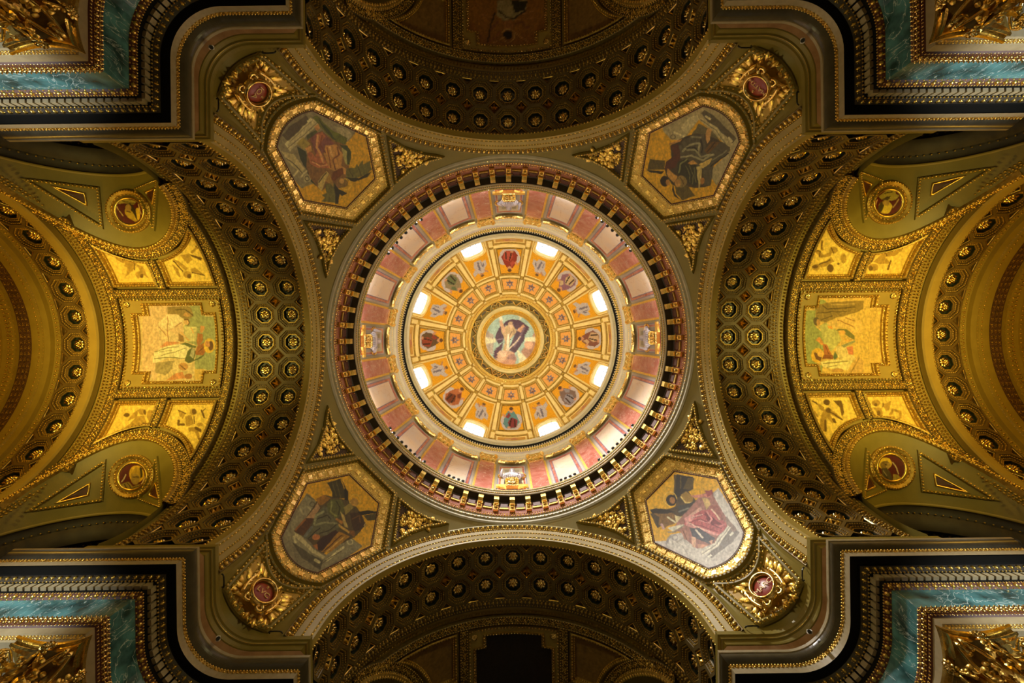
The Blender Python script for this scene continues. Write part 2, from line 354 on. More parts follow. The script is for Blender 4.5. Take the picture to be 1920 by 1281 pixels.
# ================================================================== the setting
mb = MB(); mb.box((0, 0, -1.3), (68, 68, .2)); part('floor', mb, PALE, structure=True)
for nm, c, d in (('wall_right', (34, 0, 15), (.4, 68, 33)), ('wall_left', (-34, 0, 15), (.4, 68, 33)), ('wall_front', (0, -34, 15), (68, .4, 33)), ('wall_back', (0, 34, 15), (68, .4, 33))):
    mb = MB(); mb.box(c, d); part(nm, mb, SHADE, structure=True)
mb = MB(); a = np.linspace(0, 2 * PI, 65); rr = 48 / np.maximum(abs(np.cos(a)), abs(np.sin(a))) * .71
mb.grid([[(11.7 * math.cos(t), 11.7 * math.sin(t), 31.4), (q * math.cos(t), q * math.sin(t), 31.4)] for t, q in zip(a, rr)]); part('ceiling', mb, SHADE, structure=True)
# ================================================================== the four coffered arches
def oct_ring(a, c): return [(a, -c), (a, c), (c, a), (-c, a), (-a, c), (-a, -c), (-c, -a), (c, -a)]
PITCH = math.degrees(1.6 / RI); T22 = math.tan(PI / 8)
def cellmap(R0):          # local cell coordinates (x along the arm, s round the arch, h into the room) about the axis of the arch
    def f(P):
        P = np.asarray(P, float); a = P[:, 1] / R0; R = R0 - P[:, 2]; return np.stack([P[:, 0], R * np.sin(a), R * np.cos(a)], 1)
    return f
def mapped(mb, f, name, m, smooth=False):
    V = f(np.vstack(mb.v)); q = MB(); q.add(V, mb.f); return mesh(q, name, m, (0, 0, 0), smooth)
def coffer_meshes(R0):
    f = cellmap(R0)
    mb = MB(); rows = []
    for a, h in ((.70, 0), (.69, -.06), (.60, -.07), (.59, -.14), (.47, -.16), (.45, -.20), (.42, -.21)):
        rows.append([(x, y, h) for x, y in oct_ring(a, a * T22)])
    mb.grid(np.array(rows).transpose(1, 0, 2), True)
    body = mapped(mb, f, 'coffer', BROWN)
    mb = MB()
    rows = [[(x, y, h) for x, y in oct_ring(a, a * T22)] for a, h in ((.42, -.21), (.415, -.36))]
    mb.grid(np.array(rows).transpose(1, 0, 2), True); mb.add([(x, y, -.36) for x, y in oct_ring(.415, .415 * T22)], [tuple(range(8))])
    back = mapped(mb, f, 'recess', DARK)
    mb = MB()
    for a, c, hw, hh, rw in ((.645, 5, .045, .05, -.05), (.53, 5, .035, .07, -.12)):
        fr = pframe([(x, y, rw) for x, y in oct_ring(a, a * T22)], [(0, 0, 1)] * 8, True)
        string(mb, fr, 0, 0, .105, BEAD, .036)
    fr = pframe([(x, y, -.20) for x, y in oct_ring(.445, .445 * T22)], [(0, 0, 1)] * 8, True)
    sweep(mb, fr, [(-.02, -.04), (-.03, .03), (.02, .03)])
    gilt = mapped(mb, f, 'gilt_beading', OLDGOLD)
    mb = MB(); mb.stamp(ROSE, (0, 0, -.345), np.array([1., 0, 0]), np.array([0, 1., 0]), np.array([0, 0, 1.]), .34)
    rose = mapped(mb, f, 'rosette', GOLDB, True)
    mb = MB(); d = lambda r, h: [(r, 0, h), (0, r, h), (-r, 0, h), (0, -r, h)]
    mb.grid(np.array([d(.44, 0), d(.41, -.06), d(.33, -.07), d(.31, -.3)]).transpose(1, 0, 2), True); mb.add(d(.31, -.3), [(0, 1, 2, 3)])
    dia = mapped(mb, f, 'lozenge_coffer', BROWN)
    mb = MB(); 
    for i in range(4): mb.stamp(petal(.26, .09, .3), (0, 0, -.28), np.array([math.cos(i * PI / 2), math.sin(i * PI / 2), 0]), np.array([-math.sin(i * PI / 2), math.cos(i * PI / 2), 0]), np.array([0, 0, 1.]))
    sweep(mb, pframe(d(.34, -.06), [(0, 0, 1)] * 4, True), [(-.02, 0), (0, .03), (.02, 0)])
    diag = mapped(mb, f, 'gilt_flower', GOLD)
    tri = []
    for sg in (1, -1):
        mb = MB(); t = lambda r, o, h: [(sg * (-o), r, h), (sg * (-o), -r, h), (sg * (-o - r), 0, h)]
        R_ = [t(.44, 0, 0), t(.39, .03, -.06), t(.30, .05, -.07), t(.26, .07, -.2)]
        mb.grid(np.array(R_).transpose(1, 0, 2), True); mb.add(R_[-1], [(0, 1, 2)])
        A_ = mapped(mb, f, 'triangle_coffer', BROWN)
        mb = MB(); sweep(mb, pframe(t(.31, .05, -.05), [(0, 0, 1)] * 3, True), [(-.025, 0), (0, .03), (.025, 0)])
        tri.append((A_, mapped(mb, f, 'gilt_edge', GOLD)))
    return body, back, gilt, rose, dia, diag, tri
def soffit(mb, xs, ks, R0, pitch):
    f = cellmap(R0)
    for x in xs:
        for k in ks:
            o, i = oct_ring(.8, .36), oct_ring(.70, .70 * T22)
            V = f([(x_, s_, 0) for x_, s_ in o + i]); a = math.radians(k * pitch); y, z = V[:, 1].copy(), V[:, 2].copy()
            V[:, 1] = y * math.cos(a) + z * math.sin(a); V[:, 2] = -y * math.sin(a) + z * math.cos(a) + ZC; V[:, 0] += x
            mb.add(V, [(j, (j + 1) % 8, 8 + (j + 1) % 8, 8 + j) for j in range(8)])
def coffers(root, xs, ks, R0, pitch, ms):
    body, back, gilt, rose, dia, diag, tri = ms
    for x in xs:
        for k in ks:
            r = (-math.radians(k * pitch), 0, 0)
            c = inst('coffer', body, root, (x, 0, ZC), r); ORG[c.name] = np.array([0, 0, 0.])
            for nm, me in (('recess', back), ('gilt_beading', gilt), ('rosette', rose)):
                q = inst(nm, me, c); q.location = (0, 0, 0)
                if nm == 'gilt_beading': q['kind'] = 'stuff'
    for k in ks[:-1]:
        r = (-math.radians((k + .5) * pitch), 0, 0)
        for x in xs[:-1]:
            c = inst('lozenge_coffer', dia, root, (x + .8, 0, ZC), r); q = inst('gilt_flower', diag, c); q.location = (0, 0, 0)
        for x, (A_, B_) in ((xs[-1] + .8, tri[0]), (xs[0] - .8, tri[1])):
            c = inst('triangle_coffer', A_, root, (x, 0, ZC), r); q = inst('gilt_edge', B_, c); q.location = (0, 0, 0)
CM = coffer_meshes(RI)
arch0 = thing('coffered_arch', 'wide coffered arch right of the dome, its octagons bordering the right vault', 'arch', (13.9, 0, ZC + RI), 'four great arches round the dome')
XS = [13.04, 14.64]; KS = list(range(-8, 9))
mb = MB(); soffit(mb, XS, KS, RI, PITCH)
lathe_arch(mb, [(X1, RI), (12.24, RI)]); lathe_arch(mb, [(15.44, RI), (X2, RI), (X2, 8.6)]); part('soffit', mb, BROWN, arch0)
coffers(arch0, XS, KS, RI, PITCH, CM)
mb = MB(); lathe_arch(mb, [(XA, RO), (XA, 9.02), (11.56, 8.98), (11.56, 8.74), (11.6, 8.70)]); part('outer_fillet', mb, OLIVE, arch0)
mb = MB(); lathe_arch(mb, [(11.6, 8.70), (11.58, 8.66), (11.66, 8.46), (11.72, 8.44)]); lathe_arch(mb, [(11.72, 8.44), (11.70, 8.40), (11.80, 8.18), (11.85, 8.16)]); part('fascia', mb, STONE, arch0)
mb = MB(); lathe_arch(mb, [(11.85, 8.16), (11.84, 8.12), (X1, RI), (12.20, RI - .01)]); part('inner_fascia', mb, STONE, arch0)
mb = MB(); fr = archfr(11.52, 8.87, face=(-1, 1)); sweep(mb, fr, [(-.15, 0), (-.13, .03), (.13, .03), (.15, 0)]); part('egg_ground', mb, BAND, arch0); mb = MB(); string(mb, fr, 0, .05, .30, EGG, .2); string(mb, archfr(11.56, 8.72, face=(-1, 1)), 0, .0, .13, BEAD, .05)
part('egg_and_dart', mb, GOLD, arch0, stuff=True)
mb = MB(); string(mb, archfr(11.71, 8.43, face=(-1, 1)), 0, 0, .17, BEAD, .05); string(mb, archfr(11.85, 8.15, face=(-1, 1)), 0, 0, .26, BEADL, .05); string(mb, archfr(12.22, RI, face=(0, 1)), 0, .02, .2, BEAD, .055)
part('bead_string', mb, GOLD, arch0, stuff=True)
mb = MB(); fr = archfr(15.62, RI, face=(-1, 2)); string(mb, fr, 0, .03, .24, EGG, .17); string(mb, archfr(15.46, RI, face=(0, 1)), 0, .02, .2, BEAD, .05); string(mb, archfr(15.80, RI, face=(0, 1)), 0, .02, .16, BEAD, .045)
part('egg_border', mb, OLDGOLD, arch0, stuff=True)
dup(arch0, 1, 'wide coffered arch below the dome, its octagons fading into black')
dup(arch0, 2, 'wide coffered arch left of the dome, its octagons bordering the left vault')
dup(arch0, 3, 'wide coffered arch above the dome, dim brown octagons against the dark upper vault')
# ================================================================== pendentives
def dg(pts): return [((v + u) / math.sqrt(2), (v - u) / math.sqrt(2)) for u, v in pts]
def frsph(pts, step=9, h=0., closed=True, inward=True):
    q = densify(pts, step, closed); P = psph(q[:, 0], q[:, 1], h); return pframe(P, nsph(P), closed, inward)
def arc3(a, m, b, n=14):          # quadratic curve through a, m, b
    a, m, b = map(np.array, (a, m, b)); c = 2 * m - (a + b) / 2; t = np.linspace(0, 1, n)[:, None]; return ((1 - t) ** 2 * a + 2 * t * (1 - t) * c + t * t * b).tolist()
HEX = dg([(104, 450), (46, 364), (-46, 364), (-104, 450)] + arc3((-64, 580), (0, 609), (64, 580)))
HEXP = dg([(83, 461), (38, 394), (-38, 394), (-83, 461)] + arc3((-47, 567), (0, 583), (47, 567)))
CART = dg(arc3((-54, 709), (0, 724), (54, 709)) + arc3((60, 601), (0, 637), (-60, 601)))
TRI1 = [(224, 380), (212, 300)] + [(212 - 85 * t, 300 + 45 * t + 10 * math.sin(PI * t)) for t in (.33, .66)] + [(127, 345), (160, 350), (195, 362)]
TRI2 = [(y, x) for x, y in TRI1]
pend0 = thing('pendentive', 'lower right pendentive with bright mosaic of a winged lion and seated figure in pink', 'pendentive', (10.4, 10.4, 22.5), 'four pendentives under the dome')
mb = MB(); zs = np.concatenate([np.linspace(17.72, 26, 32), np.linspace(26.2, 28.3, 16)]); G = []
for z in zs:
    rho = math.sqrt(RS ** 2 - (z - ZC) ** 2); t0 = math.acos(min(1, XA / rho)); G.append([(rho * math.cos(t), rho * math.sin(t), z) for t in np.linspace(t0, PI / 2 - t0, 40)])
mb.grid(warp(np.array(G))); part('shell', mb, OLIVE, pend0, True)
mb = MB(); patch(mb, lambda u, v: psph(u, v, .05), HEX, 4, 4); part('gold_mosaic_border', mb, MOSG, pend0)
mb = MB(); fr = frsph(HEX); sweep(mb, fr, [(-.30, 0), (-.28, .08), (-.18, .10), (-.12, .26), (-.02, .26), (.04, .10), (.10, .05)]); part('moulded_frame', mb, OLIVE, pend0)
mb = MB(); string(mb, fr, -.07, .27, .2, EGG, .11); string(mb, fr, .06, .09, .22, BEADL, .032); string(mb, fr, -.24, .10, .24, BEADL, .03); part('gilt_frame_ornament', mb, GOLD, pend0, stuff=True)
mb = MB(); fr = frsph(HEXP); sweep(mb, fr, [(-.06, .05), (-.04, .08), (0, .08), (.02, .06)]); string(mb, fr, -.10, .07, .11, BEAD, .03); part('inner_gilt_line', mb, MAROON, pend0)
mb = MB(); mid = dg([(93, 455), (42, 379), (-42, 379), (-93, 455)] + arc3((-56, 573), (0, 596), (56, 573)))
fr = frsph(mid)
SQ = merge([(boxT(.9), (0, 0, 0), 0, 1)]); SQ = (SQ[0] * [1, 1, .12], SQ[1]); FR = []
for p, x, y, z in zip(*along(fr, 0, .07, .62)): mb.stamp(SQ, p, x, y, z, .25)
for b in (-.2, .2, -.09, .09):
    for i, (p, x, y, z) in enumerate(zip(*along(fr, b, .06, .155))):
        if i % 4 != 1: mb.stamp(SQ, p, x, y, z, .075 if abs(b) < .1 else .06)
part('key_pattern_tesserae', mb, GOLDB, pend0, stuff=True)
# cartouche panel
mb = MB(); patch(mb, lambda u, v: psph(u, v, .04), CART, 4, 4); part('ochre_panel', mb, OCHRE, pend0)
mb = MB(); fr = frsph(CART); sweep(mb, fr, [(-.16, 0), (-.15, .1), (-.06, .2), (.02, .2), (.08, .1), (.14, .04)]); part('panel_frame', mb, OLIVE, pend0)
mb = MB(); string(mb, fr, -.1, .17, .2, BEAD, .06); string(mb, fr, .1, .1, .24, BEADL, .035); part('gilt_panel_beads', mb, GOLD, pend0, stuff=True)
mb = MB(); fr = frsph(dg(arc3((66, 607), (0, 628), (-66, 607))), closed=False, inward=False); string(mb, fr, 0, .14, .25, EGG, .2); sweep(mb, fr, [(-.12, 0), (-.1, .1), (.1, .1), (.12, 0)]); part('egg_and_dart', mb, OLDGOLD, pend0, stuff=True)
C0 = psph(*dg([(0, 673)])[0], .05); NZ = nsph(C0); TX = unit(np.cross(NZ, np.array([0, 0, 1.]))); UP = np.cross(NZ, TX)
if UP[2] < 0: TX, UP = -TX, -UP
def cf(x, y, h=0.): return C0 + TX * x + UP * y + NZ * h
mb = MB(); a = np.arange(24) * PI / 12
prof = [(1.16, .0), (1.2, .12), (1.1, .26), (.98, .24), (.92, .14)]
mb.grid([[cf(.5 * r * math.cos(t), .62 * r * math.sin(t), .12 + h) for r, h in prof] for t in a], True)
for sg in (-1, 1):
    for y0, dy in ((.75, 1), (-.75, -1)):
        mb.tube([cf(sg * (.30 + .17 * math.cos(t) * (1 - t / 8)) , y0 * .98 + dy * .17 * math.sin(t) * (1 - t / 8), .22) for t in np.linspace(-1.2, 4.6, 14)], np.linspace(.09, .05, 14), 5)
    mb.tube([cf(sg * (.62 + .14 * math.sin(3 * t)), -.75 + 1.5 * t, .22) for t in np.linspace(0, 1, 12)], .08, 5)
    for q in range(5): mb.tube([cf(sg * (.60 + .2 * q / 5 + .12 * math.sin(t * 3)), -.5 + .2 * q + .28 * t, .16 + .12 * t) for t in np.linspace(0, 1, 5)], .045, 4)
for q in range(7): mb.stamp(DOT, cf(-.24 + .08 * q, .95 + .05 * math.cos(q), .2), TX, UP, NZ, .09)
fr_ = part('shield_frame', mb, GOLDB, pend0, True)
mb = MB(); mb.stamp(sph(24, 12), cf(0, 0, .1), TX * .5, UP * .61, NZ * .19); part('red_shield', mb, mat('red_enamel', (.30, .04, .025), .3), pend0, True)
def onsurf(p, h): return psph(F * p[0] / p[2], F * p[1] / p[2], h)
mb = MB(); r2 = np.random.default_rng(7)
for i in range(26):
    t = i / 26 * 2 * PI + .1; ra = .78 + .2 * (i % 2); rb = .92 + .16 * (i % 2); p = cf(ra * .95 * math.cos(t), rb * 1.05 * math.sin(t), .06)
    tt = t + r2.uniform(-.55, .55); l = r2.uniform(.34, .60) * (1 - .3 * abs(math.sin(t))); l *= 1.3; p = onsurf(p, .10)
    X = TX * math.cos(tt) + UP * math.sin(tt); Y = -TX * math.sin(tt) + UP * math.cos(tt); mb.stamp(PET, p, X, Y * .6, NZ * .9, l)
    mb.stamp(PET, p + X * l * .5, unit(X + Y * .9), Y * .45, NZ, l * .6); mb.stamp(PET, p + X * l * .4, unit(X - Y * .9), Y * .45, NZ, l * .6)
part('acanthus_spray', mb, GOLD, pend0, stuff=True)
# triangles
for TR_ in (TRI1, TRI2):
    mb = MB(); patch(mb, lambda u, v: psph(u, v, .03), TR_, 3, 3); part('dark_triangle_panel', mb, FOL, pend0)
    mb = MB(); fr = frsph(TR_, 8); sweep(mb, fr, [(-.12, 0), (-.11, .1), (-.04, .2), (.03, .2), (.09, .06)]); part('triangle_frame', mb, OLIVE, pend0)
    mb = MB(); string(mb, fr, -.02, .2, .17, EGG, .11); string(mb, fr, .1, .06, .16, BEAD, .035); part('gilt_frame_ornament', mb, GOLD, pend0, stuff=True)
    mb = MB(); c = np.mean(TR_[:2] + [TR_[4]], 0); r3 = np.random.default_rng(3)
    for i in range(60):
        b = r3.dirichlet((1, 1, 1)); q = b[0] * np.array(TR_[0]) + b[1] * np.array(TR_[1]) + b[2] * np.array(TR_[4]); q = c + (q - c) * .72
        P = psph(q[0], q[1], .06); N = nsph(P); t = r3.uniform(0, 6.28); X = unit(np.cross(N, [0, 0, 1])); Y = np.cross(N, X); mb.stamp([PET, SCR, LEAF][i % 3], P, X * math.cos(t) + Y * math.sin(t), -X * math.sin(t) + Y * math.cos(t), N, [.36, .22, .3][i % 3])
    part('foliage_relief', mb, GOLD, pend0, stuff=True)
PEND = [pend0, dup(pend0, 1, 'lower left pendentive with mosaic of a bearded man beside a dark winged bull'),
        dup(pend0, 2, 'upper left pendentive with mosaic of a seated figure in rose and orange robes'),
        dup(pend0, 3, 'upper right pendentive with mosaic of a grey robed writer and a dark haired angel')]
for k, txt in enumerate(('MARC', 'LVC', 'IOA', 'MATTH')):
    for t_, sz, dy in ((txt, .36, -.08), ('S', .2, .26)):
        cu = bpy.data.curves.new('shield_lettering', 'FONT'); cu.body = t_; cu.size = sz * (1 if len(t_) < 5 else .8); cu.extrude = .012; cu.align_x = 'CENTER'; cu.align_y = 'CENTER'; cu.space_character = .95
        o = bpy.data.objects.new('shield_lettering', cu); COL.objects.link(o); cu.materials.append(LETTER); me_ = bpy.data.meshes.new_from_object(o); bpy.data.objects.remove(o); o = bpy.data.objects.new('shield_lettering', me_); COL.objects.link(o); o.parent = PEND[k]
        P = cf(0, dy, .295) - ORG[pend0.name]; M = Matrix.Identity(4)
        for i in range(3): M[i][0], M[i][1], M[i][2], M[i][3] = TX[i], UP[i], NZ[i], P[i]
        if Vector(TX).cross(Vector(UP)).dot(Vector(NZ)) < 0:
            for i in range(3): M[i][0] = -TX[i]
        o.matrix_local = M
# ================================================================== vaults of the four arms
XG, HW, ZG = 20.5, 3.95, 21.15
def bar(x, phi, h=0.):                    # barrel, phi in degrees
    a = np.radians(phi); R = RI - h; return np.stack(np.broadcast_arrays(np.asarray(x, float), R * np.sin(a), ZC + R * np.cos(a)), -1)
def nbar(P): return unit(np.stack([0 * P[..., 0], -P[..., 1], ZC - P[..., 2]], -1))
def groin(x):
    x = np.asarray(x, float); z = ZG + np.sqrt(np.maximum(HW ** 2 - (x - XG) ** 2, 0)); a = np.degrees(np.arccos(np.clip((z - ZC) / RI, -1, 1))); return np.where(abs(x - XG) < HW, a, 88)
def frbar(pts, step=.25, h=0., closed=True, inward=True):       # pts (x, phi)
    q = densify([(x, p / 7.) for x, p in pts], step, closed); P = bar(q[:, 0], q[:, 1] * 7., h); return pframe(P, nbar(P), closed, inward)
def lun(t, wv):                           # lunette vault between the groin (w 0) and the side arch (w 1); t in radians
    t, wv = np.broadcast_arrays(np.asarray(t, float), np.asarray(wv, float)); s = np.where(t < 0, t, np.where(t > PI, PI - t, np.sin(t))); c = np.cos(np.clip(t, 0, PI))
    z0 = ZG + HW * s; ca = np.clip((z0 - ZC) / RI, -1, 1); y0 = RI * np.sqrt(1 - ca ** 2) ; G = np.stack([XG + HW * c, y0, z0], -1)
    A = np.stack([XG + 3.8 * c, 0 * t + 8.85, 20.1 + 3.95 * s], -1); P = G + (A - G) * wv[..., None]
    P[..., 2] -= .35 * np.sin(PI * wv) * np.maximum(s, 0) * 0; return P
def nlun(t, wv):
    e = 1e-3; P = lun(t, wv); a = lun(np.asarray(t) + e, wv) - P; b = lun(t, np.asarray(wv) + e) - P; n = unit(np.cross(a, b)); ref = np.array([XG, 5., 19.]) - P
    return n * np.sign((n * ref).sum(-1, keepdims=True))
def loc(px, py):                          # (t,w) of the lunette on a sight line
    q = np.array([1.4, .5])
    for _ in range(25):
        def g(q): P = lun(q[0], q[1]); return np.array([F * P[0] / P[2] - px, F * P[1] / P[2] - py])
        r = g(q); e = 1e-4; J = np.stack([(g(q + [e, 0]) - r) / e, (g(q + [0, e]) - r) / e], 1); q = q - np.linalg.lstsq(J, r, rcond=None)[0] * .8; q = np.clip(q, [-.3, -.3], [PI + .3, 1.3])
    return q
def frlun(pts, sg, h=0., closed=True, step=8, inward=True):
    q = np.array([loc(*p) for p in densify(pts, step, closed)]); P = lun(q[:, 0], q[:, 1]); N = nlun(q[:, 0], q[:, 1]); P = P + N * h
    if sg < 0: P = P * [1, -1, 1]; N = N * [1, -1, 1]
    return pframe(P, N, closed, inward)
def flat(mb, fr, extra=0.):                # fill a closed frame with a fan
    P, N, S, c = fr; V = np.vstack([P, P.mean(0)[None]]); n = len(P); mb.add(V, [(i, (i + 1) % n, n) for i in range(n)])
v0 = thing('painted_vault', 'yellow lit vault at the right, painted with a brown hooded figure and an angel', 'vault', (XG, 0, ZC + RI), 'vaults of the four arms')
H = -.33
xs = np.unique(np.concatenate([np.linspace(X2, 24.5, 60), XG + HW * np.cos(np.linspace(.02, PI - .02, 40))])); mb = MB()
gm = groin(xs); mb.grid(np.stack([bar(x, np.linspace(-g, g, 60), H) for x, g in zip(xs, gm)])); part('shell', mb, STONE, v0, True)
CUR = [(XG + HW * math.cos(t), float(groin(XG + HW * math.cos(t)))) for t in np.linspace(.12, PI - .12, 40)]
BS, BO = MB(), MB()                        # slabs and their scroll ornament
def band(fr, wd, top=0.33):
    sweep(BS, fr, [(-wd / 2, 0), (-wd / 2, top - .04), (-wd / 2 + .04, top), (-wd / 2 + .07, top - .05), (wd / 2 - .07, top - .05), (wd / 2 - .04, top), (wd / 2, top - .04), (wd / 2, 0)])
    for i, (p, x, y, z) in enumerate(zip(*along(fr, 0, top - .03, wd * .86))): BO.stamp(SCR if i % 2 else SCRM, p, x, y, z, wd * .60)
    string(BO, fr, -wd / 2 + .05, top, .16, BEAD, .04); string(BO, fr, wd / 2 - .05, top, .16, BEAD, .04)
FBAR = lambda pts, cl=False: frbar(pts, .25, H, cl, False)
for x, w_, pm in ((16.72, .48, 62), (23.3, .5, 55)): band(FBAR([(x, p) for p in np.linspace(-pm, pm, 60)]), w_)
for s in (-1, 1):
    band(FBAR([(x, s * 21.2) for x in np.linspace(16.95, 23.05, 20)]), .50)
    band(FBAR([(20.2, s * p) for p in np.linspace(23.2, 35.5, 10)]), .44)
    cu = []
    for x, p in CUR:
        n = np.array([x - XG, (p - 74) / 7.15]); n = n / np.linalg.norm(n); q = np.array([x, p / 7.15]) + n * np.array([.42, .42]); cu.append((q[0], q[1] * 7.15))
    cu = [(x, s * p) for x, p in cu if X2 + .1 < x < 24.45]
    band(FBAR(cu), .5)
    fr = FBAR([(x, s * p) for x, p in CUR]); mb = MB(); sweep(mb, fr, [(-.05, -.1), (-.16, .36), (-.05, .46), (.05, .40), (.12, .0)] if s > 0 else [(.05, -.1), (.16, .36), (.05, .46), (-.05, .40), (-.12, 0)]); part('groin_rib', mb, OLDGOLD, v0)
    mb = MB(); string(mb, fr, -.1 * s * 0, .46, .2, EGG, .15); string(mb, fr, -.16 * s, .36, .16, BEAD, .05); part('gilt_groin_beads', mb, GOLD, v0, stuff=True)
part('ornament_band', BS, BAND, v0, stuff=True); part('foliate_scrollwork', BO, GOLD, v0, stuff=True)
mb = MB()
for x, T, k, sp in ((16.30, EGG, .13, .2), (23.78, EGG, .14, .22), (24.0, BEAD, .06, .18), (24.2, BEADL, .05, .2)): string(mb, FBAR([(x, p) for p in np.linspace(-76, 76, 80)]), 0, .1, sp, T, k)
part('transverse_beading', mb, OLDGOLD, v0, stuff=True)
# central painting: stepped rectangle in a sunk frame
def stepped(x0, x1, p1, nx, np_): return [(x0, -p1 + np_), (x0, p1 - np_), (x0 + nx, p1 - np_), (x0 + nx, p1), (x1 - nx, p1), (x1 - nx, p1 - np_), (x1, p1 - np_), (x1, -p1 + np_), (x1 - nx, -p1 + np_), (x1 - nx, -p1), (x0 + nx, -p1), (x0 + nx, -p1 + np_)]
ST = stepped(17.55, 22.35, 16.4, .72, 4.2); OUTR = [(17.12, -19), (17.12, 19), (23.0, 19), (23.0, -19)]
mb = MB(); U, V_ = 56, 66
def ringpatch(outer, inner, du, dv, h, m, name):
    mb = MB(); o = np.array(outer); lo, hi = o.min(0), o.max(0); u = np.linspace(lo[0], hi[0], du); v = np.linspace(lo[1], hi[1], dv)
    uc, vc = np.meshgrid((u[1:] + u[:-1]) / 2, (v[1:] + v[:-1]) / 2, indexing='ij'); ins = ~inpoly(uc, vc, inner); U, W = np.meshgrid(u, v, indexing='ij'); idx = np.arange(U.size).reshape(U.shape); I, J = np.nonzero(ins)
    mb.add(bar(U.ravel(), W.ravel(), h), [tuple(f) for f in np.stack([idx[I, J], idx[I + 1, J], idx[I + 1, J + 1], idx[I, J + 1]], 1).tolist()]); return part(name, mb, m, v0)
ringpatch(OUTR, ST, 80, 90, -.12, OCHRE if False else STONE, 'panel_surround')
mb = MB(); fr = frbar(ST, .3, H); sweep(mb, fr, [(-.12, .14), (-.1, .30), (.0, .28), (.04, .14), (.10, .12), (.12, 0)]); part('picture_frame', mb, OLDGOLD, v0)
mb = MB(); string(mb, fr, -.05, .31, .18, BEAD, .06); string(mb, fr, .06, .15, .14, BEAD, .045); fr = frbar(OUTR, .3, -.12); string(mb, fr, .06, .05, .2, EGG, .13)
for x in (17.55, 22.6):
    for s in (-1, 1):
        P = bar(x, s * 16.6, -.1); mb.stamp(ROSE, P, np.array([1., 0, 0]), np.cross(nbar(P), [1., 0, 0]), nbar(P), .2)
part('gilt_picture_beads', mb, GOLDB, v0, stuff=True)
# cherub panels
def cher(x0, x1, s):
    xs = np.linspace(x0, x1, 12); lo = 24.6; hi = np.maximum(groin(xs) - 6.6 - .35 * np.abs(xs - XG) ** 1.6, 26)
    return [(x1, s * lo), (x0, s * lo)] + [(x, s * h) for x, h in zip(xs, hi)]
CHP = [(cher(17.2, 19.85, s), s, 'in') for s in (-1, 1)] + [(cher(20.55, 22.95, s), s, 'out') for s in (-1, 1)]
for pl, s, _ in CHP:
    mb = MB(); fr = frbar(pl, .25, H); sweep(mb, fr, [(-.10, .26), (-.03, .30), (.03, .26), (.06, .12), (.12, .1), (.14, 0)]); part('panel_frame', mb, OLDGOLD, v0)
    mb = MB(); string(mb, fr, 0, .27, .17, EGG, .1); string(mb, fr, .10, .12, .13, BEAD, .04); part('gilt_panel_beads', mb, GOLD, v0, stuff=True)
